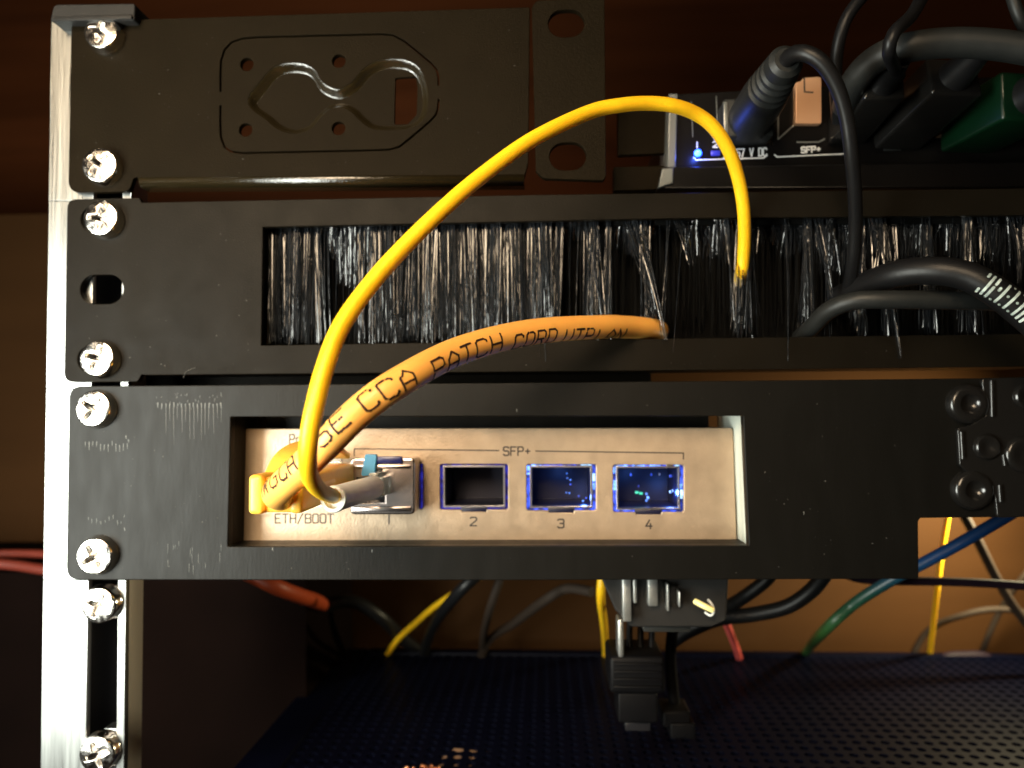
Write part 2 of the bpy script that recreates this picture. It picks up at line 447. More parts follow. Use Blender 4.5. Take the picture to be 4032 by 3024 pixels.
def buffer_line(pts, w):
    L, R = [], []
    P = [Vector(p) for p in pts]
    for i in range(len(P)):
        a = P[max(i - 1, 0)]; b = P[min(i + 1, len(P) - 1)]; t = (b - a).normalized(); n = Vector((-t.y, t.x)) * w / 2
        L.append(tuple(P[i] + n)); R.append(tuple(P[i] - n))
    return L + R[::-1]
g1 = [(868,362),(868,300),(870,240),(884,196),(912,166),(955,151),(1010,146),(1250,140),(1500,134),(1548,138),(1590,160),(1640,200),(1695,246),(1718,272),(1726,300),(1727,338)]
g2 = [(868,412),(867,480),(870,540),(884,578),(910,596),(955,602),(1150,598),(1400,593),(1530,589),(1572,578),(1620,540),(1690,480),(1716,452),(1725,425),(1727,388)]
holes1 = [xz(offset(hgs, 19), 0), xz(buffer_line(g1, 11), 0), xz(buffer_line(g2, 11), 0)]
for (a, b) in ((972, 253), (1334, 240), (967, 511), (1333, 505)):
    c = at(a, b, 0); holes1.append(circle(c.x, c.z, 1.75))
for sy in (133, 654):
    c = at(400, sy, 0); holes1.append(stadium(c.x - 4.4, c.x + 4.4, c.z - 3.2, c.z + 3.2))
plate('sheet', o1, holes1, 0, 1.6, M['steel_top'], p1, .12)
# pressed recess: sloping wall and floor
bm = bmesh.new(); rings = []
prof = [(20, 0.04), (16, .12), (10, .45), (4, 1.0), (-2, 1.5), (-6, 1.78), (-9, 1.85)]
for off, dep in prof:
    rings.append([bm.verts.new((x, dep, z)) for x, z in xz(offset(hgs, off), 0)])
for i in range(len(rings) - 1):
    for k in range(len(hgs)):
        bm.faces.new((rings[i][k], rings[i][(k + 1) % len(hgs)], rings[i + 1][(k + 1) % len(hgs)], rings[i + 1][k]))
bmesh.ops.recalc_face_normals(bm, faces=bm.faces)
for f in bm.faces: f.normal_flip()
M['steel_press'] = mat('black_coat_pressed', (.0118, .0086, .0036), .16, 0, 1.0, .10, 90, .35, 2600)
from_bm('recess_wall', bm, M['steel_press'], p1, True, 80)
plate('recess_floor', xz(offset(hgs, -6), 0), [xz(rounded([(1549, 292), (1632, 286), (1640, 330), (1636, 440), (1600, 478), (1545, 480)], 10), 0)], 1.85, 2.8, M['steel_top'], p1, .08)
# folded lower edge
bm = bmesh.new()
L, R = at(556, 712, .8), at(2064, 700, .8)
def fold(bm, L, R, prof):
    prev = None
    for dy, dz in prof:
        cur = [bm.verts.new((L.x, dy, L.z + dz)), bm.verts.new((R.x, dy, R.z + dz))]
        if prev: bm.faces.new((prev[0], prev[1], cur[1], cur[0]))
        prev = cur
pr = [(0.0, 0.4)] + [(1.3 - 1.3 * math.cos(a), -1.3 * math.sin(a)) for a in [math.radians(x) for x in range(0, 91, 10)]] + [(4.5, -1.3)]
fold(bm, L, R, pr); 
bmesh.ops.recalc_face_normals(bm, faces=bm.faces)
o = from_bm('folded_lip', bm, M['steel_press'], p1, True, 80)
sm = o.modifiers.new('thickness', 'SOLIDIFY'); sm.thickness = 0.0009; sm.offset = 0
# bracket ear at its right end
ear = [(2096, 32), (2112, 4), (2378, -8), (2384, 690), (2376, 708), (2140, 700), (2112, 672)]
eh = []
for (x0, y0, x1, y1) in ((2155, 38, 2305, 146), (2160, 560, 2312, 671)):
    a, b = at(x0, y0, -.6), at(x1, y1, -.6); eh.append(stadium(a.x, b.x, b.z, a.z))
plate('slotted_ear', rounded(xz(ear, -.6), [.4, 1.5, .6, .4, .6, 2, .6]), eh, -.6, 1.2, M['steel_top'], p1, .14)

# ------------------------------------------------------------------ brush panel
p2 = thing('brush_panel', 'middle black steel panel with a long bristle-filled cable slot', 'rack panel', at(1800, 1480, 0))
out2 = [(267, 787), (546, 781), (556, 800), (2080, 770), (4160, 742), (4160, 1440), (2600, 1456), (575, 1474), (556, 1472), (540, 1500), (254, 1503)]
slot2 = [(1032, 891), (2600, 858), (4130, 843), (4130, 1316), (2600, 1337), (1025, 1363)]
h2 = [xz(slot2, 0)]
for sy, sxx in ((862, 396), (1414, 384)):
    c = at(sxx, sy, 0); h2.append(stadium(c.x - 5.2, c.x + 4.6, c.z - 3.4, c.z + 3.4))
a, b = at(314, 1080, 0), at(487, 1198, 0); h2.append(stadium(a.x, b.x, b.z, a.z, 14))
plate('sheet', xz(px_round(out2, [34, 5, 5, 0, 3, 3, 0, 4, 8, 14, 36]), 0), h2, 0, 1.7, M['steel_mid'], p2, .16)
for nm, pp in (('top_flange', [(556, 803), (2080, 773), (4160, 745)]), ('bottom_flange', [(575, 1471), (2600, 1453), (4160, 1437)])):
    for (q, r) in zip(pp[:-1], pp[1:]):
        A, B = at(*q, 1.7), at(*r, 1.7); s = -1 if 'top' in nm else 1
        bm = bmesh.new(); vs = []
        for dz in (0, s * 1.4):
            for y in (1.7, 20):
                vs += [bm.verts.new((A.x, y, A.z + dz)), bm.verts.new((B.x, y, B.z + dz))]
        for f in ((0,1,3,2),(4,6,7,5),(0,4,5,1),(2,3,7,6),(0,2,6,4),(1,5,7,3)): bm.faces.new([vs[i] for i in f])
        bmesh.ops.recalc_face_normals(bm, faces=bm.faces)
        from_bm(nm, bm, M['steel_mid'], p2, False)
quad_slab('gap_shade_bar', [(540, 1455), (2562, 1440), (2562, 1530), (540, 1540)], 20.5, 24, M['steel_mid'], p2, .1)  # added bar that hides the lit board, keeping the gap dark
# slot rim walls
for nm, q in (('slot_rim', [(1008, 880), (1030, 888), (1024, 1366), (1002, 1376)]),):
    quad_slab(nm, q, 1.7, 12, M['steel_mid'], p2, .05)
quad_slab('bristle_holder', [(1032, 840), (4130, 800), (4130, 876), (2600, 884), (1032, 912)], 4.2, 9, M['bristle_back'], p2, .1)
quad_slab('slot_shade_sheet', [(1010, 860), (4140, 800), (4140, 1360), (1010, 1390)], 16, 17, M['bristle_back'], p2, .1)  # added dark sheet hiding the lit board, so bristle gaps look black
# bristles: real tapered filaments, too many to count
def slot_top(px): return 891 + (843 - 891) * (px - 1032) / 3098 - 14
def slot_bot(px): return 1363 + (1316 - 1363) * (px - 1032) / 3098
bm = bmesh.new()
def filament(bm, a, b, r0_, r1_, bend):
    ax = (b - a); mid = (a + b) / 2 + bend
    pts = [a, a * .5 + mid * .5 + bend * .12, mid, b * .5 + mid * .5 + bend * .12, b]
    rings = []
    ph = random.random() * 6.28
    for i, p in enumerate(pts):
        r = r0_ + (r1_ - r0_) * i / 4
        rings.append([bm.verts.new((p.x + r * math.cos(ph + 2.094 * k), p.y + r * math.sin(ph + 2.094 * k), p.z)) for k in range(3)])
    for i in range(4):
        for k in range(3):
            bm.faces.new((rings[i][k], rings[i][(k + 1) % 3], rings[i + 1][(k + 1) % 3], rings[i + 1][k]))
cl_x = 1050
dark = [(1258, 1330, 1040), (1325, 1462, 1230), (2175, 2330, 960), (2350, 2510, 1040), (2560, 2700, 930), (2700, 2900, 1010), (2950, 3060, 980), (3070, 3170, 1010)]
while cl_x < 4120:
    wcl = random.uniform(16, 42)
    tilt = random.gauss(0, 12); dep = random.uniform(3.0, 5.0) if random.random() < .84 else random.uniform(7.0, 10.0)
    right = max(0, min(1, (cl_x - 2200) / 700))
    n = int(wcl * random.uniform(.9, 1.9) * (1 - .2 * right))
    lenk = 1.0
    top_off = random.choice([0, 0, 0, 8, 30, 60]) if cl_x < 2150 else 0
    for (x0, x1, yl) in dark:
        if x0 < cl_x + wcl / 2 < x1 and random.random() < .88: lenk = (yl - slot_top(cl_x)) / (slot_bot(cl_x) - slot_top(cl_x)) * random.uniform(.6, 1.15)
    if cl_x > 3160 and random.random() < .85: lenk = random.uniform(.18, .5)
    for _ in range(n):
        px = cl_x + random.uniform(0, wcl)
        tp, bt = slot_top(px), slot_bot(px)
        L = lenk * random.uniform(.82, 1.05)
        spread = random.gauss(0, 7 + 10 * right)
        yb = tp + (bt - tp) * min(L, 1.0) * random.uniform(.97, 1.0)
        d0 = dep + random.uniform(-.6, .8)
        back = 6.0 * (1 - min(L, 1)) * random.uniform(.6, 1.4)
        A = at(px, tp, d0); B = at(px + tilt + spread, yb, d0 + back + random.uniform(-.4, .4))
        filament(bm, A, B, random.uniform(.045, .08), random.uniform(.03, .045), Vector((random.gauss(0, .12), random.gauss(-.15, .15), 0)))
    cl_x += wcl * random.uniform(.72, 1.12)
for i in range(760):                                # loose single filaments that close the curtain
    px = random.uniform(1045, 2330) if i < 560 else random.uniform(2330, 4120); tp, bt = slot_top(px), slot_bot(px)
    if any(x0 < px < x1 for x0, x1, _ in dark) and random.random() < .85: continue
    fl = random.uniform(.75, 1.0) if px < 2330 else random.uniform(.2, .5)
    filament(bm, at(px, tp, 4.6), at(px + random.gauss(0, 8), tp + (bt - tp) * fl, random.uniform(3.6, 5.5)), .075, .04, Vector((random.gauss(0, .12), random.gauss(-.1, .12), 0)))
# stray filaments that fan out round the cables and over the lower edge
for (x0, x1, xb, yb, n, d1) in ((2330, 2360, 2390, 1290, 7, -1), (2290, 2330, 2360, 1240, 8, 1), (2480, 2530, 2620, 1330, 9, -1.5), (2440, 2500, 2585, 1240, 12, 0), (2120, 2135, 2128, 1420, 2, -1.5),
                            (2640, 2680, 2722, 1030, 6, 0), (2850, 2870, 2885, 1240, 6, 1), (2885, 2950, 2912, 1330, 5, 3.0), (2590, 2640, 2612, 1330, 3, 0.5), (2690, 2700, 2640, 1400, 1, -2), (3080, 3100, 3095, 1400, 2, -1.5), (3420, 3440, 3550, 1400, 4, -1.6),
                            (3200, 3260, 3270, 1170, 16, 1), (3840, 3930, 3880, 1010, 16, 1), (3960, 4030, 4010, 1100, 14, 1), (3420, 3470, 3470, 1020, 14, 1), (3220, 3232, 3260, 1320, 3, -.5), (3400, 3480, 3430, 1120, 10, 1)):
    for _ in range(n):
        px = random.uniform(x0, x1)
        A = at(px, slot_top(px), 3.4); B = at(xb + random.gauss(0, 9), yb + random.gauss(0, 16), d1)
        filament(bm, A, B, .10, .05, Vector((random.gauss(0, .2), -1.0, 0)))
o = from_bm('bristles', bm, M['bristle'], p2, True, 80); o['kind'] = 'stuff'
bm = bmesh.new()
for i in range(900):                                # denser second row, deep in the slot
    px = random.uniform(1030, 4130); tp, bt = slot_top(px), slot_bot(px)
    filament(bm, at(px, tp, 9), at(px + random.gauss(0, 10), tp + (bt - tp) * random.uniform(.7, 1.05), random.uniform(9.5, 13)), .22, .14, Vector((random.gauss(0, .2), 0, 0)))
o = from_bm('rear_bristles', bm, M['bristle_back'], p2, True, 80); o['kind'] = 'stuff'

# ------------------------------------------------------------------ printed panel
p3 = thing('printed_panel', 'lower scuffed dark grey plastic panel framing the silver network box', 'rack panel', at(1800, 2280, 0))
Y3 = -0.6
out3 = [(276, 1524), (2000, 1512), (4160, 1490), (4160, 2030), (3622, 2036), (3612, 2052), (3614, 2276), (2000, 2281), (264, 2280)]
open3 = [(905, 1638), (2930, 1634), (2953, 2152), (893, 2156)]
h3 = [rounded(xz(open3, Y3), .5)]
for sy, sxx in ((1611, 386), (2189, 386)):
    c = at(sxx, sy, Y3); h3.append(circle(c.x, c.z, 3.3))
plate('plate', xz(px_round(out3, [46, 0, 4, 4, 14, 14, 10, 0, 46]), Y3), h3, Y3, Y3 + 2.6, M['printed'], p3, .22)
# sleeve round the opening
def wall_quad(name, A, B, t, d0, d1, m, parent):
    """thin wall behind an opening edge A-B (mm x-z), thickness t to the left of A->B"""
    A, B = Vector(A), Vector(B); n = (B - A).normalized(); n = Vector((-n.y, n.x)) * t
    return plate(name, [tuple(A), tuple(B), tuple(B + n), tuple(A + n)], [], d0, d1, m, parent, .05)
oc = xz(open3, Y3)
M['sleeve_lit'] = mat('lit_sleeve_plastic', (.55, .60, .54), .40, 0, .6, .25, 260, .6, 900, stretch=(1, 1, .1))  # lamp-facing sleeve wall: its brightness is put into a paler colour
wall_quad('sleeve_side', oc[2], oc[1], -2, Y3 + 2.6, 26, M['sleeve_lit'], p3)
wall_quad('sleeve_side', oc[0], oc[3], -2, Y3 + 2.6, 26, M['printed'], p3)
wall_quad('sleeve_base', oc[3], oc[2], -2, Y3 + 2.6, 26, M['printed'], p3)
quad_slab('retaining_bar', [(1052, 1628), (2788, 1624), (2788, 1688), (1052, 1692)], 16, 24, M['printed'], p3, .2)
# scuffs left where the print was scraped
bm = bmesh.new()
def scuff(x, y0, y1, w):
    p, q = at(x, y0, Y3 - .03), at(x + random.uniform(-2, 2), y1, Y3 - .03); w *= .06
    vs = [bm.verts.new(c) for c in ((p.x - w, Y3 - .03, p.z), (p.x + w, Y3 - .03, p.z), (q.x + w * .4, Y3 - .02, q.z), (q.x - w * .4, Y3 - .02, q.z))]
    bm.faces.new(vs)
for i in range(17):
    x = 622 + i * 15.5
    scuff(x, 1588 + random.uniform(-4, 4), 1598 + random.uniform(2, 14), 1.6)
    if i > 1: scuff(x + random.uniform(-2, 2), 1600, 1640 + random.uniform(0, 110), .65)
for i in range(24): scuff(random.uniform(600, 880), *(lambda y: (y, y + random.uniform(4, 12)))(random.uniform(1545, 1590)), .8)
for i in range(12):
    x = 336 + i * 15; y = 1742 + random.uniform(-6, 12); scuff(x, y, y + random.uniform(14, 34), 1.2)
for i in range(10):
    x = 348 + i * 16 + random.uniform(-4, 4); y = 2030 + random.uniform(-5, 25); scuff(x, y, y + random.uniform(8, 22), .9)
for i in range(14): scuff(random.uniform(660, 880), *(lambda y: (y, y + random.uniform(10, 40)))(random.uniform(2120, 2230)), .6)
for (x, y) in ((495, 1715), (1072, 2157), (505, 1730), (2035, 1610), (3165, 2015), (490, 2078), (1465, 2164)): scuff(x, y, y + 12, 1.8)
o = from_bm('scuff_marks', bm, M['scratch'], p3, False); o['kind'] = 'stuff'

# dust settled on the panels and a stray hair
M['dust'] = mat('dust', (.09, .085, .075), .9)
def dust(parent, y, px0, py0, px1, py1, n, avoid=()):
    bm = bmesh.new()
    for _ in range(n):
        x, z = random.uniform(px0, px1), random.uniform(py0, py1)
        if any(a <= x <= c and b <= z <= d for a, b, c, d in avoid): continue
        p = at(x, z, y); r = random.choice([.05, .05, .06, .08, .11]); a = random.uniform(0, 3); k = random.uniform(1, 2.2)
        bm.faces.new([bm.verts.new((p.x + r * k * math.cos(a + t), y - .02 - .01 * random.random(), p.z + r * math.sin(a + t))) for t in (0, 1.3, 2.5, 3.8, 5.0)])
    o = from_bm('dust', bm, M['dust'], parent, False); o['kind'] = 'stuff'
dust(p1, 0, 300, 110, 2040, 690, 90, ((870, 130, 1740, 610),))
dust(p2, 0, 290, 820, 4000, 1460, 150, ((1000, 840, 4100, 1380), (280, 1060, 520, 1220)))
dust(p3, Y3, 300, 1550, 3560, 2260, 190, ((870, 1610, 2980, 2180),))
tube('stray_hair', [at(722, 1488, -.25), at(730, 1466, -.4), at(748, 1455, -.3), at(770, 1448, -.2)], .05, M['dust'], p2, 6, .5)

# ------------------------------------------------------------------ screws
def screw_mesh():
    R, H = 4.7, 2.8; NR, NA = 44, 144
    bm = bmesh.new(); rings = []
    def ss(a, b, x):
        t = max(0, min(1, (x - a) / (b - a))); return t * t * (3 - 2 * t)
    def height(x, z):
        r = math.hypot(x, z)
        h = H * (.76 + .24 * math.sqrt(max(0, 1 - (r / (R * 1.04)) ** 2))) - H * .72 * ss(.82, 1.0, r / R) ** 2
        d = 0
        for (u, v) in ((x, z), (z, x)):
            L = 3.05; w = .74 - .12 * abs(u)
            inside = ss(w + .16, w - .10, abs(v)) * ss(L + .1, L - .55, abs(u))
            d = max(d, inside * (.55 + 2.0 * (1 - abs(u) / L)))
        core = ss(1.25, .75, abs(x) + abs(z)) * 2.4
        return h - max(d, core)
    c = bm.verts.new((0, -height(0, 0), 0))
    for i in range(1, NR + 1):
        r = R * (i / NR) ** .92
        rings.append([bm.verts.new((r * math.cos(2 * math.pi * k / NA), -height(r * math.cos(2 * math.pi * k / NA), r * math.sin(2 * math.pi * k / NA)), r * math.sin(2 * math.pi * k / NA))) for k in range(NA)])
    rings.append([bm.verts.new((R * math.cos(2 * math.pi * k / NA), .6, R * math.sin(2 * math.pi * k / NA))) for k in range(NA)])
    for k in range(NA): bm.faces.new((c, rings[0][k], rings[0][(k + 1) % NA]))
    for i in range(len(rings) - 1):
        for k in range(NA):
            bm.faces.new((rings[i][k], rings[i + 1][k], rings[i + 1][(k + 1) % NA], rings[i][(k + 1) % NA]))
    bmesh.ops.recalc_face_normals(bm, faces=bm.faces)
    bmesh.ops.scale(bm, vec=(MM, MM, MM), verts=bm.verts)
    me = bpy.data.meshes.new('screw_head'); bm.to_mesh(me); bm.free()
    me.materials.append(M['chrome']); me.shade_smooth(); me.set_sharp_from_angle(angle=math.radians(60))
    return me
sme = screw_mesh()
bm = bmesh.new(); bm_tube(bm, [Vector((0, .5, 0)), Vector((0, 9.5, 0))], 2.6, 16); bmesh.ops.scale(bm, vec=(MM, MM, MM), verts=bm.verts)
shme = bpy.data.meshes.new('screw_shank'); bm.to_mesh(shme); bm.free(); shme.materials.append(M['alu_side'])
SCR = [(405, 133, 0, 12, 'topmost chrome screw, holding the embossed panel just under the black cap'),
       (397, 654, 0, 40, 'chrome screw at the lower corner of the embossed top panel'),
       (403, 862, 0, 4, 'chrome screw at the upper corner of the brush panel'),
       (388, 1414, 0, 20, 'chrome screw at the lower corner of the brush panel, below the empty slot hole'),
       (372, 1611, Y3, 33, 'chrome screw at the upper corner of the scuffed plastic panel'),
       (377, 2189, Y3, 58, 'chrome screw at the lower corner of the scuffed plastic panel'),
       (395, 2380, YP, 25, 'chrome screw in the bare post slot right under the plastic panel'),
       (388, 2966, YP, 70, 'bottommost chrome screw in the post slot, cut by the picture edge')]
for px, py, d, rot, lab in SCR:
    p = at(px, py, d - 1.6)
    o = bpy.data.objects.new('screw', None); COL.objects.link(o); o.empty_display_size = .004
    o.location = Vector((p.x, d, p.z)) * MM; o.rotation_euler = (math.radians(random.uniform(-4, 4)), math.radians(rot), math.radians(random.uniform(-4, 4)))
    tag(o, lab, 'screw', 'chrome cross-head screws on the post')
    for nm, me in (('head', sme), ('shank', shme)):
        c = bpy.data.objects.new(nm, me); COL.objects.link(c); c.parent = o
pw = at(440, 2850, YP)
o = tag(pbox('cage_nut', 405, 2868, 466, 2990, YP + 1, YP + 5, M['alu'], None, .4), 'small bright metal nut behind the bottommost screw', 'nut')

# ------------------------------------------------------------------ silver network box
YD = 9.0
dev = thing('network_box', 'silver network box with four SFP cages and black lettering', 'network device', at(1925, 2130, YD))
fo = xz([(966, 1692), (2883, 1688), (2897, 2128), (951, 2131)], YD)
PORTS = [(1392, 1822, 1668, 2008), (1729, 1824, 2004, 2010), (2070, 1825, 2350, 2013), (2411, 1827, 2696, 2020)]
fh = []
for (x0, y0, x1, y1) in PORTS:
    tabx = x0 + (x1 - x0) * .31, x0 + (x1 - x0) * .69
    q = [(x0, y0), (x1, y0), (x1, y1), (tabx[1], y1), (tabx[1], y1 + 9), (tabx[0], y1 + 9), (tabx[0], y1), (x0, y1)]
    fh.append(rounded(xz(q, YD), [.8, .8, .8, 0, .2, .2, 0, .8]))
fh.append(xz([(1130, 1768), (1345, 1768), (1345, 2000), (1130, 2002)], YD))
plate('face_plate', rounded(fo, .9), fh, YD, YD + 1.2, M['face'], dev, .22)
lo = (min(fo[0][0], fo[3][0]) + .3, YD + 18, fo[2][1] + .4); hi = (max(fo[1][0], fo[2][0]) - .4, YD + 75, fo[0][1] - .4)
box('body', lo, hi, M['face'], dev, .5)
for nm, a, b in (('shell_top', (lo[0], YD + .8, hi[2] - .9), (hi[0], YD + 18, hi[2])), ('shell_base', (lo[0], YD + .8, lo[2]), (hi[0], YD + 18, lo[2] + .9)),
                 ('shell_side', (lo[0], YD + .8, lo[2] + .9), (lo[0] + .9, YD + 18, hi[2] - .9)), ('shell_side', (hi[0] - .9, YD + .8, lo[2] + .9), (hi[0], YD + 18, hi[2] - .9))):
    box(nm, a, b, M['face'], dev, .1)
def port_cage(i, x0, y0, x1, y1):
    a, b = at(x0, y0, YD), at(x1, y1, YD)
    X0, X1, Z0, Z1 = a.x, b.x, b.z, a.z
    # light-guide ring in the gap
    ring = [(X0 - .3, Z0 - .3), (X1 + .3, Z0 - .3), (X1 + .3, Z1 + .3), (X0 - .3, Z1 + .3)]
    g = 1.05
    inn = [(X0 + g, Z0 + g * .8), (X1 - g, Z0 + g * .8), (X1 - g, Z1 - g * .7), (X0 + g, Z1 - g * .7)]
    port = plate('port', rounded(ring, .3), [inn], YD + 1.3, YD + 2.0, M[('glow0', 'glow0', 'glow1', 'glow1')[i]], dev, .05)
    t = .28
    cage = plate('cage', [(inn[0][0] - t * .2, inn[0][1] - t * .2), (inn[1][0] + t * .2, inn[1][1] - t * .2), (inn[2][0] + t * .2, inn[2][1] + t * .2), (inn[3][0] - t * .2, inn[3][1] + t * .2)],
          [[(inn[0][0] + t, inn[0][1] + t), (inn[1][0] - t, inn[1][1] + t), (inn[2][0] - t, inn[2][1] - t), (inn[3][0] + t, inn[3][1] - t)]], YD + .35, YD + 2.6, M['cage'], port, .06)
    plate('cage_tunnel', [(inn[0][0] - t * .2, inn[0][1] - t * .2), (inn[1][0] + t * .2, inn[1][1] - t * .2), (inn[2][0] + t * .2, inn[2][1] + t * .2), (inn[3][0] - t * .2, inn[3][1] + t * .2)],
          [[(inn[0][0] + t, inn[0][1] + t), (inn[1][0] - t, inn[1][1] + t), (inn[2][0] - t, inn[2][1] - t), (inn[3][0] + t, inn[3][1] - t)]], YD + 2.6, YD + 17, M['dark_in'], port, .04)
    box('cage_back', (X0, YD + 16, Z0), (X1, YD + 17.5, Z1), M['dark_in'], port, 0)
    w = X1 - X0
    box('spring_tab', (X0 + w * .31, YD + .25, Z0 - .45), (X0 + w * .69, YD + 1.2, Z0 + .75), M['dark_in'], port, .06)
    for (dx, wd) in ((.05, .16), (.79, .16)):
        pass
    def seg(name, u0, v0, u1, v1, m, y=YD + .95):
        box(name, (X0 + (X1 - X0) * u0, y, Z1 - (Z1 - Z0) * v1), (X0 + (X1 - X0) * u1, y + .3, Z1 - (Z1 - Z0) * v0), M[m], port, .08)
    if i == 2:
        for (u0, u1, m) in ((.08, .22, 'glow2'), (.29, .47, 'glow1'), (.53, .70, 'glow1'), (.78, .93, 'glow3')): seg('light_pipe', u0, .012, u1, .06, m)
        for (v0, v1, m) in ((.10, .17, 'glow1'), (.22, .38, 'glow3'), (.42, .56, 'glow2'), (.60, .86, 'glow1'), (.89, .97, 'glow1')): seg('light_pipe', .935, v0, .985, v1, m)
        for (v0, v1, m) in ((.05, .16, 'glow2'), (.2, .24, 'glow2')): seg('light_pipe', .012, v0, .06, v1, m)
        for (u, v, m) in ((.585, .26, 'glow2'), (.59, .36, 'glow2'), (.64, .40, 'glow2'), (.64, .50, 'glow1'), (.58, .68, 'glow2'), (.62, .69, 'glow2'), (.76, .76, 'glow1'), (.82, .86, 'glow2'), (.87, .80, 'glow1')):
            seg('contact_glint', u, v, u + .022, v + .03, m, YD + 9)  # glowing specks stand for LED glints on the port contacts
    if i == 3:
        for (u0, u1, m) in ((.03, .22, 'glow2'), (.29, .46, 'glow2'), (.53, .68, 'glow2'), (.76, .86, 'cage'), (.88, .95, 'glow3')): seg('light_pipe', u0, .012, u1, .065, m)
        for (v0, v1, m) in ((.07, .20, 'glow2'), (.34, .54, 'glow2'), (.70, .84, 'glow1')): seg('light_pipe', .012, v0, .07, v1, m)
        for (v0, v1, m) in ((.22, .38, 'glow1'), (.42, .50, 'glow2'), (.54, .72, 'glow3'), (.92, .99, 'glow1')): seg('light_pipe', .94, v0, .99, v1, m)
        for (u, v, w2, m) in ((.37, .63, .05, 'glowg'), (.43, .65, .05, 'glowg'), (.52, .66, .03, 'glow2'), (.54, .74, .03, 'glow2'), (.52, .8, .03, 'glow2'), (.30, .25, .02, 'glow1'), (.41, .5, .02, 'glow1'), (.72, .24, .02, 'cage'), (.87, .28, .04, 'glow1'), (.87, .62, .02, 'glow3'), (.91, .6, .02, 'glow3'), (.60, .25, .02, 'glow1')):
            seg('contact_glint', u, v, u + w2, v + .05, m, YD + 8)  # same here: LED glints drawn as small glowing specks
    return port
for i, p in enumerate(PORTS):
    pt = port_cage(i, *p)
    pt['label'] = ('SFP cage filled by the fibre module', 'empty dark SFP cage', 'SFP cage edged with blue light', 'SFP cage with the brightest blue and green light')[i]
# ethernet jack
a, b = at(1130, 1768, YD), at(1345, 2002, YD)
jack = plate('ethernet_jack', [(a.x - .2, b.z - .2), (b.x + .2, b.z - .2), (b.x + .2, a.z + .2), (a.x - .2, a.z + .2)],
      [[(a.x + .8, b.z + .8), (b.x - 1.7, b.z + .8), (b.x - 1.7, a.z - 3.2), (a.x + .8, a.z - 3.2)]], YD + .7, YD + 2.2, M['shield'], dev, .12)
box('jack_back', (a.x, YD + 13, b.z), (b.x, YD + 14, a.z), M['dark_in'], jack, 0)
box('jack_wall', (b.x - 1.7, YD + 2.2, b.z), (b.x - 1.2, YD + 13, a.z), M['shield'], jack, 0)
for k in range(6):
    z = a.z - 4.4 - k * 1.15
    box('contact', (b.x - 3.2, YD + 2.6 + k * .3, z - .28), (b.x - 2.0 - (k % 2) * .4, YD + 6, z + .28), M['gold' if k % 3 == 0 else 'shield'], jack, .1)
label_text('lettering', 'ETH/BOOT', 1084, 2024, 1312, 2059, YD, M['ink'], dev, .36)
label_text('lettering', 'PoE in', 1141, 1711, 1290, 1748, YD, M['ink'], dev, .36)
label_text('lettering', 'SFP+', 1983, 1760, 2088, 1793, YD, M['ink'], dev, .36)
for ch, x, y in (('1', 1516, 2028), ('2', 1852, 2037), ('3', 2196, 2045), ('4', 2543, 2048)):
    label_text('port_number', ch, x, y, x + 24, y + 33, YD, M['ink'], dev, .36)
pix_lines('bracket_line', [[(1395, 1795), (1395, 1767), (1964, 1774)], [(2110, 1776), (2691, 1784), (2691, 1808)], ], YD, M['ink'], dev, .3)
pix_lines('port_outline', [[(1320, 1767), (1346, 1767), (1347, 1905)]], YD, M['ink'], dev, .25)

# ------------------------------------------------------------------ fibre module in the first cage
mod = thing('fibre_module', 'small metal fibre module with a blue latch plugged into the first cage', 'fibre module', at(1510, 2015, YD))
a, b = at(1386, 1812, 1.0), at(1626, 2018, 1.0)
X0, X1, Z0, Z1 = a.x, b.x, b.z, a.z
lc = [(X0 + 1.0, Z0 + 2.0), (X0 + 8.2, Z0 + 2.0), (X0 + 8.2, Z1 - 4.0), (X0 + 1.0, Z1 - 4.0)]
plate('shell', rounded([(X0, Z0), (X1, Z0), (X1, Z1), (X0, Z1)], .8), [lc], 1.0, 22, M['module'], mod, .5)
box('receptacle', (X0 + .8, 4, Z0 + 1.8), (X0 + 8.4, 5, Z1 - 3.8), M['module_dark'], mod, 0)
box('top_ridge', (X0 + .5, .55, Z1 - 2.0), (X1 - .4, 1.2, Z1 - 1.1), M['module'], mod, .25)
box('front_ledge', (X0 + .3, .45, Z0 + .2), (X1 - .5, 1.2, Z0 + 1.4), M['module'], mod, .3)
box('side_rib', (X1 - .2, 1.6, Z0 + .6), (X1 + .35, 9, Z0 + 1.3), M['cage'], mod, .1)
box('side_rib', (X1 - .2, 1.6, Z0 + 8.2), (X1 + .35, 9, Z0 + 8.8), M['cage'], mod, .1)
lt = plate('latch_tab', rounded(xz([(1440, 1792), (1480, 1792), (1472, 1868), (1424, 1872)], -.6), .35), [], -.6, .9, M['blue_tab'], mod, .2)
pbox('latch_bar', 1478, 1797, 1582, 1826, -.1, 1.4, M['navy'], mod, .3)
pbox('inner_slot', 1474, 1832, 1504, 1866, .6, 1.3, M['module_dark'], mod, .1)

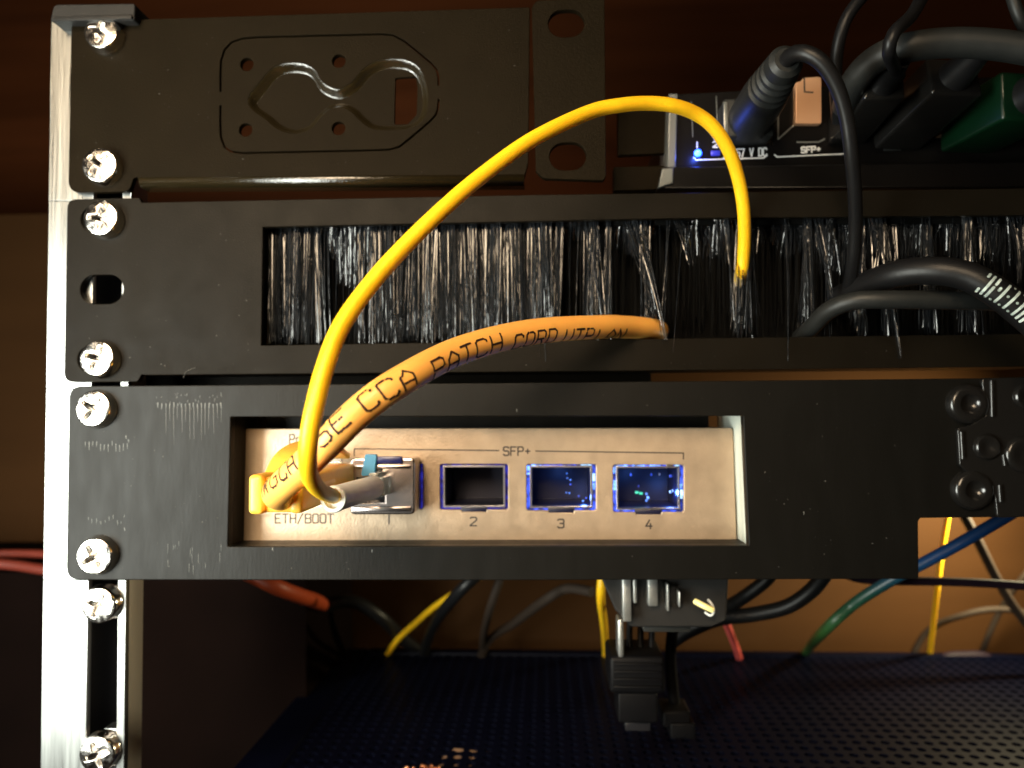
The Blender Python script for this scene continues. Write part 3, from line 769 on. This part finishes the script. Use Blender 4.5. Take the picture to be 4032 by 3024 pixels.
# ------------------------------------------------------------------ yellow fibre cable
fib = thing('fibre_cable', 'thin yellow fibre cable arching from the white boot up into the brush', 'cable', at(1490, 1915, 0))
ypts = ppath([(1345, 1958, -27), (1300, 1950, -35), (1255, 1925, -46), (1224, 1882, -54), (1212, 1825, -59), (1216, 1740, -61.5), (1231, 1640, -62), (1276, 1458, -60.5), (1345, 1282, -57.5), (1463, 1115, -53.5), (1588, 975, -50),
              (1740, 827, -46), (1900, 690, -41), (2096, 550, -35), (2315, 444, -28), (2440, 415, -25), (2552, 407, -22), (2650, 416, -20), (2740, 448, -17), (2810, 502, -15), (2868, 590, -12), (2906, 700, -8), (2926, 810, -4.5), (2931, 911, -1), (2928, 1000, 2), (2921, 1066, 4), (2915, 1096, 7), (2912, 1110, 12), (2911, 1112, 17)])
tube('jacket', ypts, 1.45, M['yellow'], fib, 20, 1.0)
b0, b1 = at(1474, 1917, -5), at(1312, 1966, -33)
L = (b1 - b0).length
boot = lathe('boot', b0, b1, [(0, 2.3), (1, 2.6), (L * .5, 2.55), (L - .6, 2.5), (L, 2.35), (L, 1.75), (L - 4, 1.6)], M['boot'], fib, 36)
lathe('boot_rim', b0, b1, [(L - 1.2, 2.45), (L - 1.0, 2.62), (L - .2, 2.62), (L + .15, 2.4), (L + .15, 1.8), (L - .6, 1.7)], M['cream'], boot, 36)
q0 = at(1500, 1908, 5); ax = (b0 - q0)
con = box('connector', (-2.2, -2.2, -7.0), (2.2, 2.2, 1.2), M['clear'], fib, .3, 2, Matrix.Translation(b0) @ (b1 - b0).to_track_quat('Z', 'Y').to_matrix().to_4x4())
box('connector_clip', (-1.0, 2.3, -6), (1.0, 3.2, 1.0), M['clear'], con, .2, 2, Matrix.Translation(b0) @ (b1 - b0).to_track_quat('Z', 'Y').to_matrix().to_4x4())
for ob in fib.children:
    pass

# ------------------------------------------------------------------ orange patch cord
cord = thing('patch_cord', 'thick orange patch cord with brown lettering, plugged in at the left of the silver box', 'cable', at(1200, 2000, YD))
opts = ppath([(1150, 1962, -24), (1116, 1958, -33), (1090, 1948, -40), (1100, 1925, -45), (1167, 1862, -49), (1276, 1757, -52), (1422, 1613, -53.5), (1586, 1496, -51), (1823, 1376, -39), (2096, 1307, -25), (2370, 1287, -9.5), (2470, 1288, -2), (2540, 1293, 3), (2580, 1299, 7), (2592, 1303, 12), (2594, 1305, 20)])
RO = 2.6
path = smooth_path(opts, .9)
bm = bmesh.new(); bm_tube(bm, path, RO, 28); from_bm('jacket', bm, M['orange'], cord, True, 60)
# lettering wrapped on the jacket: dots of ink placed along the cord and round it
acc = [0.0]
for p, q in zip(path[:-1], path[1:]): acc.append(acc[-1] + (q - p).length)
def on_cord(s, ang, lift):
    i = max(0, min(len(path) - 2, next((k for k in range(len(acc) - 1) if acc[k + 1] >= s), len(acc) - 2)))
    f = (s - acc[i]) / max(1e-6, acc[i + 1] - acc[i]); p = path[i].lerp(path[i + 1], f)
    t = (path[i + 1] - path[i]).normalized()
    up = Vector((0, 0, 1)); n = (up - t * up.dot(t)).normalized(); side = t.cross(n)       # side points towards the viewer or away
    if side.y > 0: side = -side
    v = n * math.sin(ang) + side * math.cos(ang)
    return p + v * (RO + lift), v, t
def s_at_px(px):
    best = min(range(len(path)), key=lambda k: abs(proj(path[k])[0] - px) + (1000 if acc[k] < 9 else 0)); return acc[best]
def proj(p):
    d = p - CAM; z = d.dot(fwd); return CX + d.dot(rgt) / z * FPX, CY - d.dot(upv) / z * FPX
bm = bmesh.new()
def ink_dot(s, ang, r):
    c, v, t = on_cord(s, ang, .035); w = v.cross(t).normalized()
    bm.faces.new([bm.verts.new(c + t * r * math.cos(k * math.pi / 3) + w * r * math.sin(k * math.pi / 3)) for k in range(6)])
WORDS = [('AWG', 1070, 1142, .35), ('CAT.', 1150, 1260, .30), ('5E', 1290, 1388, .20), ('CCA', 1432, 1604, .10), ('PATCH', 1668, 1935, -.22), ('CORD', 1985, 2152, -.62), ('UTP', 2190, 2300, -.80), ('LAN', 2330, 2430, -.98)]
for word, xa, xb, ang0 in WORDS:
    s0, s1 = s_at_px(xa), s_at_px(xb); st, w = strokes(word, 1.8)
    hgt = 1.28
    for poly in st:
        for (p, q) in zip(poly[:-1], poly[1:]):
            n = max(1, int(math.hypot((q[0] - p[0]) / w * (s1 - s0), (q[1] - p[1]) / 7 * 3.0) / .24))
            for k in range(n + 1):
                f = k / n; u = p[0] + (q[0] - p[0]) * f; v = p[1] + (q[1] - p[1]) * f
                if random.random() < .04: continue
                ink_dot(s0 + (s1 - s0) * u / w, ang0 + (v / 7 - .5) * hgt, random.uniform(.21, .28))
from_bm('lettering', bm, M['ink_brown'], cord, False)
# moulded plug: body, strain relief hump, snagless lever, clear contact end
pc = at(1092, 1945, -36)
plug = box('plug_body', (pc.x - 4.8, -36, pc.z - 3.5), (pc.x + 4.7, 2, pc.z + 3.1), M['orange_plug'], cord, .8, 4)
box('plug_cheek', (pc.x - 5.1, -37.4, pc.z - 3.7), (pc.x - 2.2, -14, pc.z + 3.7), M['orange_plug'], plug, .95, 4)
box('plug_cheek', (pc.x + 2.4, -36.8, pc.z - 3.6), (pc.x + 5.0, -14, pc.z + 1.2), M['orange_plug'], plug, .9, 4)
box('plug_tip', (pc.x - 5.4, 2, pc.z - 3.2), (pc.x + 5.3, 16, pc.z + 3.2), M['clear'], plug, .3)
lv = [(-31, 2.6), (-28, 5.2), (-24, 7.0), (-17, 8.2), (-8, 8.2), (0, 6.4), (6, 4.6)]
lvs = smooth_path([(0, a, b) for a, b in lv], .8)
bm = bmesh.new(); prev = None
for k, p in enumerate(lvs):
    f = k / (len(lvs) - 1); x0, x1 = pc.x - 4.6 + 2.2 * f, pc.x + 1.4 + 1.2 * f
    i2 = min(k + 1, len(lvs) - 1); i1 = max(k - 1, 0); t = (lvs[i2] - lvs[i1]).normalized(); nn = Vector((0, -t.z, t.y)) * .75
    cur = [bm.verts.new((x, p.y + nn.y * s, pc.z + p.z + nn.z * s)) for x, s in ((x0, 1), (x1, 1), (x1, -1), (x0, -1))]
    if prev:
        for j in range(4): bm.faces.new((prev[j], prev[(j + 1) % 4], cur[(j + 1) % 4], cur[j]))
    else: bm.faces.new(list(reversed(cur)))
    prev = cur
bm.faces.new(prev)
bmesh.ops.recalc_face_normals(bm, faces=bm.faces)
o = from_bm('release_lever', bm, M['orange_plug'], plug, True, 50)
bv = o.modifiers.new('soft', 'BEVEL'); bv.width = .0005; bv.segments = 3; bv.limit_method = 'ANGLE'

# ------------------------------------------------------------------ network switch, upper right, set back behind the brush panel
YS = 14.0
sw = thing('network_switch', 'black network switch with a lit blue LED and white lettering, upper right', 'network device', at(3300, 735, YS))
def sx_(x0, y0, x1, y1, d0, d1, name, m, parent, bev=.2): return pbox(name, x0, y0, x1, y1, d0, d1, m, parent, bev)
DC = (2848, 392, 3050, 572); SF = (3062, 300, 3250, 545); LP = (2716, 380, 2826, 540)
hs = [xz([(x0, y0), (x1, y0), (x1, y1), (x0, y1)], YS) for x0, y0, x1, y1 in (DC,)]
sfh = xz([(3066, 556), (3066, 380), (3400, 300), (3400, 486), (3142, 486)], YS)
plate('front', xz([(2648, 374), (4200, 290), (4200, 660), (2640, 700)], YS), hs, YS, YS + 1.2, M['switch'], sw, .15)
box('body', (at(2660, 500, YS).x, YS + 14, at(2660, 700, YS).z), (at(4200, 500, YS).x, YS + 100, at(2660, 385, YS).z), M['switch'], sw, .5)
quad_slab('left_rim', [(2640, 372), (2664, 372), (2656, 662), (2632, 664)], YS - 1.5, YS + 12, M['edge'], sw, .3)
quad_slab('lower_lip', [(2622, 664), (4200, 640), (4200, 728), (2600, 736)], YS - 3.5, YS + 12, M['switch'], sw, .5)
quad_slab('lip_end', [(2612, 668), (2648, 664), (2646, 716), (2598, 734)], YS - 4.2, YS - 3.0, M['edge'], sw, .3)
quad_slab('side_bracket', [(2434, 398), (2630, 392), (2622, 600), (2436, 608)], YS + 4, YS + 6, M['steel_top'], sw, .2)
quad_slab('side_bracket', [(2420, 660), (2610, 655), (2600, 742), (2420, 748)], YS + 2, YS + 6, M['steel_top'], sw, .2)
pix_lines('panel_edge', [[(2728, 538), (2722, 400)], [(2820, 380), (2826, 540)], [(2862, 612), (2860, 620)]], YS, M['edge'], sw, .22)
led = lathe('status_led', at(2748, 603, YS + .4), at(2748, 603, YS - 2), [(0, .95), (.9, .95), (1.4, .7), (1.6, .1)], M['led'], sw, 18)
def glow_lamp(name, p, watts, col):
    l = bpy.data.lights.new(name, 'POINT'); l.energy = watts; l.color = col; l.shadow_soft_size = .0006
    o = bpy.data.objects.new(name, l); COL.objects.link(o); o.location = Vector(p) * MM
glow_lamp('led_light', at(2748, 603, YS - 2.6), .0030, (.06, .14, 1.0))
for k_, (gx, gy, gw) in enumerate(((2210, 1880, .0012), (2300, 1960, .0010), (2500, 1880, .0014), (2640, 1940, .0018))): glow_lamp('port_light', at(gx, gy, YD + 5), gw, (.10, .26, 1.0))
pbox('status_led', 2800, 592, 2836, 612, YS - .3, YS + .4, M['led_dim'], sw, .15)
pix_lines('lettering', [[(2745, 560), (2745, 582)]], YS, M['white_ink'], sw, .3)
label_text('lettering', '2', 2808, 558, 2826, 580, YS, M['white_ink'], sw, .32)
(label_text('lettering', '2', 2848, 598, 2866, 624, YS, M['white_ink'], sw, .3), label_text('lettering', '57 V DC', 2900, 588, 3018, 618, YS, M['white_ink'], sw, .32, -5))
label_text('lettering', 'SFP+', 3156, 580, 3230, 602, YS, M['white_ink'], sw, .36, -4)
pix_lines('bracket_line', [[(2732, 620), (2740, 630), (3006, 622), (3020, 612)], [(3050, 610), (3060, 618), (3326, 606)]], YS, M['white_ink'], sw, .3)
pix_lines('port_outline', [[(3064, 445), (3064, 548), (3140, 480), (3140, 330)], [(3140, 484), (3220, 484)], [(3138, 560), (3222, 560), (3246, 548)]], YS, M['edge'], sw, .35)
plate('port_shell', rounded(xz([(3136, 484), (3136, 326), (3158, 322), (3166, 308), (3232, 305), (3232, 484)], YS - 1.6), .4), [], YS - 1.6, YS + 8, M['tan_in'], sw, .2)
pix_lines('shell_seam', [[(3166, 306), (3168, 362), (3200, 364)]], YS - 1.6, M['ink'], sw, .4)
for (x0, y0, x1, y1) in ((3480, 560, 3550, 592), (3800, 556, 3870, 580)):
    pbox('label_patch', x0, y0, x1, y1, YS - .3, YS + .5, M['edge'] if False else M['rubber_grey'], sw, .1)

# power plug and its cable
dc = thing('power_plug', 'black ribbed barrel power plug bending over on the network switch', 'plug', at(2940, 480, YS))
pbox('plug_socket_block', 2852, 386, 3046, 536, YS - 6, YS + 8, M['rubber_grey'], dc, .5)
pbox('bright_edge', 2850, 400, 2866, 525, YS - 6.4, YS - 5.6, M['edge'], dc, .2)
d0, d1 = at(2945, 480, YS - 4), at(3100, 235, -19)
L = (d1 - d0).length
prof = [(0, 5.4), (L * .45, 5.2), (L * .55, 5.0)]
t = L * .58
for k in range(4): prof += [(t, 4.8 - k * .25), (t + .5, 4.0 - k * .2), (t + 1.2, 4.0 - k * .2), (t + 1.7, 4.7 - k * .25)]; t += 2.4
prof += [(L * .97, 3.6), (L, 2.6)]
lathe('barrel', d0, d1, prof, M['rubber_grey'], dc, 28)
tube('lead', ppath([(3085, 262, -17), (3110, 222, -20), (3160, 208, -23), (3230, 242, -24), (3290, 330, -23), (3330, 450, -21), (3352, 600, -18), (3366, 760, -13), (3368, 900, -8), (3358, 1040, -3), (3340, 1140, 3), (3325, 1200, 10)]),
     lambda f: 1.75 - .3 * min(1, f * 4), M['rubber'], dc, 16)

# plugs and cables to the right of it
def cable(name, lab, pts, r, m, cat='cable', group=None, sides=14, parts=None):
    o = tube(name, ppath(pts), r, M[m], None, sides, 1.5)
    return tag(o, lab, cat, group)
cable('thick_cable', 'thick dark grey cable sweeping in from the right above the network switch', [(3330, 420, 0), (3360, 330, -8), (3440, 240, -14), (3560, 190, -18), (3750, 168, -20), (3950, 180, -22), (4150, 215, -24)], 3.0, 'rubber_grey')
cable('thin_cable', 'thin black cable looping over the thick grey cable', [(3640, -30, -20), (3590, 60, -24), (3520, 130, -27), (3500, 200, -26), (3515, 250, -20), (3540, 300, -10)], 1.3, 'rubber')
cable('thin_cable', 'thin black cable rising out of the picture above the power plug', [(3420, -40, -6), (3340, 60, -6), (3300, 180, -4), (3290, 330, 0), (3300, 480, 6)], 1.4, 'rubber')
cable('thin_cable', 'thin black cable at the very top right corner', [(3980, -30, -18), (4010, 60, -18), (4060, 160, -16)], 1.2, 'rubber_grey')
def plug_block(name, lab, q0, q1, w, h, m, extra=None):
    t = thing(name, lab, 'plug', q0)
    Mx = Matrix.Translation(q0) @ (q1 - q0).to_track_quat('Z', 'Y').to_matrix().to_4x4(); L = (q1 - q0).length
    box('housing', (-w / 2, -h / 2, 0), (w / 2, h / 2, L), M[m], t, .8, 3, Mx)
    box('latch', (-w / 4, h / 2, L * .1), (w / 4, h / 2 + 1.2, L * .7), M[m], t, .3, 2, Mx)
    lathe('strain_relief', q1, q1 + (q1 - q0), [(0, min(w, h) * .42), (4, min(w, h) * .34), (9, min(w, h) * .24)], M['rubber'], t, 20)
    return t
plug_block('black_plug', 'slanted black plug in the network switch, right of the power plug', at(3330, 520, YS), at(3480, 330, -8), 9, 7, 'gloss_black')
plug_block('black_plug', 'glossy black plug angled up beside the green plug', at(3520, 530, YS), at(3760, 300, -8), 12, 9, 'gloss_black')
gp = plug_block('green_plug', 'translucent green plug at the right edge of the network switch', at(3800, 520, YS), at(4060, 380, -6), 14, 11, 'green')
tag(pbox('cream_clip', 3692, 500, 3730, 532, YS - 2, YS + 2, M['card'], None, .4), 'small beige clip at the foot of the green plug', 'clip')

# black cables over the brush at the right
cable('flat_black_cable', 'dark grey cable bending right in front of the brush', [(3150, 1330, 8), (3195, 1290, 2), (3260, 1225, -4), (3360, 1185, -8), (3500, 1180, -10), (3700, 1182, -10), (3880, 1186, -8), (3960, 1196, -3), (4060, 1215, 2)], 2.0, 'rubber_grey')
arch = thing('lettered_cable', 'thick black cable with white lettering arching at the right edge', 'cable', at(3400, 1150, 2))
apath = smooth_path(ppath([(3300, 1180, 8), (3400, 1128, 0), (3520, 1082, -8), (3660, 1066, -13), (3800, 1085, -16), (3920, 1148, -18), (4050, 1252, -19), (4180, 1370, -20)]), .9)
bm = bmesh.new(); bm_tube(bm, apath, 3.0, 24); from_bm('jacket', bm, M['rubber'], arch, True, 60)
bm = bmesh.new()
st, w = strokes('NIEERC', 1.2)
for poly in st:
    for (p, q) in zip(poly[:-1], poly[1:]):
        n = max(1, int(math.hypot(q[0] - p[0], q[1] - p[1]) / .4))
        for k in range(n + 1):
            u = (p[0] + (q[0] - p[0]) * k / n) / w; v = (p[1] + (q[1] - p[1]) * k / n) / 7
            i = min(range(len(apath)), key=lambda j: abs(proj(apath[j])[0] - (4062 - 195 * u)))
            pt = apath[i]; tt = (apath[min(i + 1, len(apath) - 1)] - apath[i - 1]).normalized()
            up = Vector((0, 0, 1)); nn = (up - tt * up.dot(tt)).normalized(); sd = tt.cross(nn)
            if sd.y > 0: sd = -sd
            an = -.12 - (v - .5) * 1.5
            vv = nn * math.sin(an) + sd * math.cos(an); c = pt + vv * 3.04; ww = vv.cross(tt).normalized()
            bm.faces.new([bm.verts.new(c + tt * .3 * math.cos(a * math.pi / 3) + ww * .3 * math.sin(a * math.pi / 3)) for a in range(6)])
from_bm('lettering', bm, M['grey_ink'], arch, False)

# ------------------------------------------------------------------ glossy black bracket at the right edge
br = thing('embossed_bracket', 'glossy black bracket with round bosses at the right edge of the plastic panel', 'bracket', at(3930, 2040, -1))
YB = -2.2
oB = [(3872, 1494), (4170, 1486), (4170, 2026), (3934, 2034), (3925, 1960), (3900, 1880), (3830, 1870), (3784, 1830), (3776, 1690), (3830, 1676), (3886, 1640)]
plate('bracket_plate', xz(px_round(oB, 10), YB), [], YB, YB + 1.4, M['gloss_black'], br, .3)
for (x, y) in ((3818, 1590), (3838, 1930)):
    c = at(x, y, YB); boss = lathe('boss', (c.x, Y3, c.z), (c.x, Y3 - 6, c.z), [(0, 4.6), (1.2, 4.5), (1.9, 4.0), (2.2, 3.2), (2.0, 2.2), (1.2, 1.6), (.8, .2)], M['gloss_black'], br, 32)
for (x, y, r) in ((3885, 1760, 3.0), (4030, 1790, 4.2), (4040, 1560, 3.0)):
    c = at(x, y, YB); lathe('dimple', (c.x, YB, c.z), (c.x, YB - 4, c.z), [(0, r), (.5, r * .95), (.9, r * .8), (.9, r * .6), (.3, r * .3), (.2, .1)], M['gloss_black'], br, 28)
for pts in ([(3905, 1500), (3908, 1640)], [(3786, 1700), (3792, 1806)], [(3952, 1790), (3958, 1832)], [(3936, 1910), (3941, 1975)]):
    tube('ridge', [at(x, y, YB) for x, y in pts], .55, M['gloss_black'], br, 10)

# ------------------------------------------------------------------ below the panels
# ventilated case top
ZC = -110.0
case = thing('ventilated_case', 'black perforated metal case with blue LED glow in its colour, standing under the rack', 'case', (40, 90, ZC - 60))
bm = bmesh.new(); pit = 4.4; hr = 1.45
vx = {}
def cell(cx, cy):
    h = pit / 2; sq = [(-h, -h), (0, -h), (h, -h), (h, 0), (h, h), (0, h), (-h, h), (-h, 0)]
    for lvl, dz in (('t', 0),):
        O = [bm.verts.new((cx + a, cy + b, ZC)) for a, b in sq]
        I = [bm.verts.new((cx + hr * math.cos(math.atan2(b, a)), cy + hr * math.sin(math.atan2(b, a)), ZC)) for a, b in sq]
        D = [bm.verts.new((v.co.x, v.co.y, ZC - 1.2)) for v in I]
        for k in range(8):
            bm.faces.new((O[k], O[(k + 1) % 8], I[(k + 1) % 8], I[k])); bm.faces.new((I[k], I[(k + 1) % 8], D[(k + 1) % 8], D[k]))
y = 22.0
while y < 146:
    x = -68.0
    while x < 235:
        cell(x, y); x += pit
    y += pit
bmesh.ops.remove_doubles(bm, verts=bm.verts, dist=.01)
o = from_bm('perforated_top', bm, M['case'], case, True, 30); o['kind'] = 'stuff'
box('front_rail', (-84, 14, ZC - 6), (238, 20, ZC + .6), M['case'], case, .5)
box('left_rail', (-84, 20, ZC - 6), (-70.3, 152, ZC + .6), M['case'], case, .6)
box('rear_rail', (-70, 146, ZC - 6), (238, 152, ZC + .8), M['case'], case, .5)
box('inner_floor', (-84, 16, ZC - 62), (238, 150, ZC - 56), M['slot_dark'], case, 0)
box('side_panel', (-84, 16, ZC - 60), (-82, 150, ZC - 6.2), M['case'], case, 0)
tag(box('dark_box', (-330, 96, -260), (at(1255, 2400, 110).x, 160, at(900, 2255, 96).z), M['box'], None, 1.0), 'dark brown box behind the lower part of the post', 'box')

# heat sink block hanging under the plastic panel
hsnk = thing('finned_block', 'black block with pale metal fins hanging under the plastic panel', 'heat sink', at(2600, 2460, 12))
plate('block', rounded(xz([(2372, 2268), (2862, 2268), (2852, 2440), (2800, 2462), (2490, 2462), (2430, 2400)], 12), .8), [], 12, 34, M['cap'], hsnk, .5)
for (x0, y0, x1, y1) in ((2452, 2282, 2486, 2448), (2494, 2282, 2508, 2376), (2552, 2282, 2590, 2388), (2626, 2300, 2636, 2408), (2672, 2330, 2680, 2392)):
    pbox('fin', x0, y0, x1, y1, 9, 13, M['fin'], hsnk, .25)
pbox('base_strip', 2534, 2452, 2720, 2490, 14, 22, M['rubber_grey'], hsnk, .3)
tie = thing('cable_tie', 'small pale yellow cable tie end poking out under the finned block', 'cable tie', at(2770, 2400, 8))
tube('tie_tongue', ppath([(2738, 2368, 8), (2770, 2385, 6), (2806, 2402, 6)]), .75, mat('pale_yellow_nylon', (.85, .75, .32), .4), tie, 10)
tube('tie_loop', ppath([(2788, 2362, 9), (2806, 2385, 7), (2810, 2412, 7), (2796, 2424, 8), (2776, 2410, 9)]), .32, M['white_ink'], tie, 8)
# dangling black connector
dn = thing('hanging_connector', 'black hanging connector with a grey end below the finned block', 'connector', at(2540, 2850, 30))
pbox('lead_clip', 2434, 2440, 2456, 2590, 24, 30, M['fin'], dn, .5)
pbox('grip', 2400, 2586, 2620, 2735, 24, 40, M['matte_black'], dn, 1.2, 3)
pbox('end_shell', 2434, 2730, 2590, 2848, 26, 38, M['matte_black'], dn, .6, 3)
for k in range(4): pbox('grip_ridge', 2418, 2612 + k * 30, 2600, 2624 + k * 30, 23.4, 25, M['matte_black'], dn, .3)
pbox('metal_tip', 2462, 2846, 2562, 2880, 29, 35, M['module_dark'], dn, .3)
for k in range(3): tube('lead', ppath([(2480 + k * 44, 2440, 34), (2478 + k * 44, 2520, 33), (2482 + k * 40, 2600, 32)]), .9, M['matte_black'], dn, 10)
dn2 = thing('hanging_connector', 'smaller black hanging connector to the right of the grey-ended one', 'connector', at(2690, 2915, 40))
pbox('grip', 2610, 2800, 2720, 2870, 40, 50, M['matte_black'], dn2, .8, 3)
pbox('end_shell', 2640, 2850, 2738, 2912, 39, 49, M['matte_black'], dn2, .5, 3)
tube('lead', ppath([(2650, 2470, 40), (2640, 2600, 46), (2660, 2810, 46)]), 1.6, M['matte_black'], dn2, 12)

# cables hanging behind, below the panel
cable('yellow_cable', 'short vertical yellow cable beside the finned block', [(2370, 2270, 40), (2366, 2360, 44), (2378, 2460, 80), (2384, 2560, 140), (2386, 2680, 158)], 1.25, 'yellow')
cable('yellow_cable', 'thin slanting yellow cable above the dark case, behind the black cable', [(1905, 2262, 90), (1730, 2375, 100), (1640, 2450, 112), (1545, 2545, 140), (1480, 2680, 158)], 1.1, 'yellow')
cable('black_cable', 'thick black cable slanting down beside the thin yellow one', [(1880, 2262, 70), (1800, 2340, 72), (1715, 2450, 100), (1672, 2560, 142), (1660, 2680, 158)], 2.0, 'rubber')
cable('grey_cable', 'thin upright grey cable below the middle of the plastic panel', [(1975, 2262, 80), (1935, 2380, 84), (1908, 2480, 112), (1900, 2560, 142), (1898, 2680, 158)], 1.5, 'grey_cable')
cable('grey_cable', 'grey cable sloping down left from the finned block', [(2330, 2330, 60), (2230, 2318, 66), (2140, 2368, 70), (2030, 2450, 105), (1920, 2530, 135), (1860, 2680, 158)], 1.6, 'grey_cable')
cable('black_cable', 'black cable humped against the brown board at the lower left', [(1190, 2480, 120), (1280, 2392, 122), (1390, 2368, 124), (1500, 2430, 128), (1580, 2510, 140), (1660, 2580, 152), (1700, 2690, 158)], 2.6, 'rubber')
cable('red_cable', 'upper of two dim red cables left of the post', [(-80, 2182, 100), (80, 2180, 100), (260, 2186, 96), (420, 2200, 90)], 1.6, 'red')
cable('red_cable', 'lower of two dim red cables left of the post', [(-80, 2215, 92), (60, 2226, 92), (200, 2246, 90), (420, 2262, 88)], 1.9, 'red')
cable('orange_red_cable', 'orange red cable slanting down behind the dark box, just under the plastic panel', [(900, 2220, 60), (1010, 2272, 60), (1100, 2316, 62), (1180, 2346, 74), (1232, 2362, 90), (1268, 2380, 115), (1262, 2396, 166)], 2.5, 'orange_red')
cable('red_cable', 'thin pinkish red cable slanting above the case', [(2790, 2270, 60), (2850, 2430, 80), (2890, 2530, 120), (2912, 2600, 146), (2925, 2700, 158)], 1.3, 'pink')
cable('black_cable', 'thick black cable curving left from under the plastic panel', [(3260, 2240, 40), (3200, 2320, 44), (3100, 2388, 48), (2960, 2420, 52), (2830, 2436, 54), (2720, 2480, 58), (2640, 2530, 62)], 2.2, 'rubber')
cable('black_cable', 'short thick black cable joining the curving one under the panel', [(3060, 2230, 50), (3010, 2290, 52), (2930, 2350, 54), (2850, 2400, 54)], 2.0, 'rubber')
cable('blue_green_cable', 'cable with blue to green light put into its colour, slanting at the lower right', [(4120, 1930, 30), (3980, 2022, 34), (3800, 2128, 38), (3640, 2215, 42), (3500, 2290, 46), (3360, 2380, 52), (3240, 2490, 62), (3180, 2560, 140), (3158, 2610, 158), (3140, 2740, 160)], 1.65, 'teal')
cable('yellow_cable', 'very thin upright yellow cable in front of the lit board, right', [(3740, 1990, 120), (3712, 2150, 122), (3690, 2320, 124), (3672, 2480, 140), (3660, 2600, 154), (3655, 2700, 160)], .95, 'yellow')
cable('purple_cable', 'dark purple cable running level under the right end of the plastic panel', [(3290, 2232, 60), (3350, 2270, 58), (3460, 2286, 58), (3700, 2290, 60), (3900, 2298, 62), (4150, 2316, 64)], 1.3, 'purple')
cable('grey_cable', 'grey brown cable slanting at the right edge in front of the lit board', [(3790, 2020, 110), (3850, 2130, 112), (3920, 2270, 116), (4000, 2400, 120), (4100, 2520, 124)], 1.7, 'grey_cable')
cable('grey_cable', 'added dim brown cable arching low at the right edge to shadow the lit board', [(3540, 2720, 158), (3640, 2500, 154), (3800, 2420, 144), (3960, 2400, 142), (4150, 2440, 140)], 1.3, 'grey_cable')  # extra cable placed close to the board for its cast shadow
cable('grey_cable', 'added dim brown cable crossing the right edge to shadow the lit board', [(4160, 2160, 138), (4040, 2260, 140), (3930, 2420, 150), (3850, 2620, 156), (3840, 2720, 158)], 1.2, 'grey_cable')  # another cable added near the board to throw a shadow
cable('black_cable', 'black cable hump lying on the rear edge of the case at the right', [(3600, 2720, 150), (3700, 2604, 149), (3800, 2584, 149), (3900, 2600, 149), (4000, 2720, 150)], 2.2, 'purple')

# copper braid and card lying on the case
cb = thing('copper_braid', 'frayed copper wire ends at the bottom edge of the picture', 'wire', at(1660, 3060, 44))
base = at(1650, 3070, 46)
for i in range(34):
    a = random.uniform(-1, 1); bb = random.uniform(0, 1)
    tipp = at(1655 + a * 105, 3000 + abs(a) * 28 + bb * 40, 44 + bb * 6 - 3)
    box('wire_end', (-.42, -.42, -5), (.42, .42, 0), M['copper'], cb, .3, 2, Matrix.Translation(tipp) @ (tipp - base + Vector((0, -2, 2))).to_track_quat('Z', 'Y').to_matrix().to_4x4())
cdp = [at(1790, 2946, 58), at(1922, 2962, 58), at(1860, 3060, 44), at(1650, 3056, 44)]
bm = bmesh.new()
T_ = [bm.verts.new(p) for p in cdp]; B_ = [bm.verts.new(p - Vector((0, 0, 1.2))) for p in cdp]
bm.faces.new(T_); bm.faces.new(B_[::-1])
for k in range(4): bm.faces.new((T_[k], B_[k], B_[(k + 1) % 4], T_[(k + 1) % 4]))
bmesh.ops.recalc_face_normals(bm, faces=bm.faces)
tag(from_bm('card', bm, M['card'], None, False), 'small brown card lying by the copper wire ends', 'card')
bpy.context.view_layer.update()
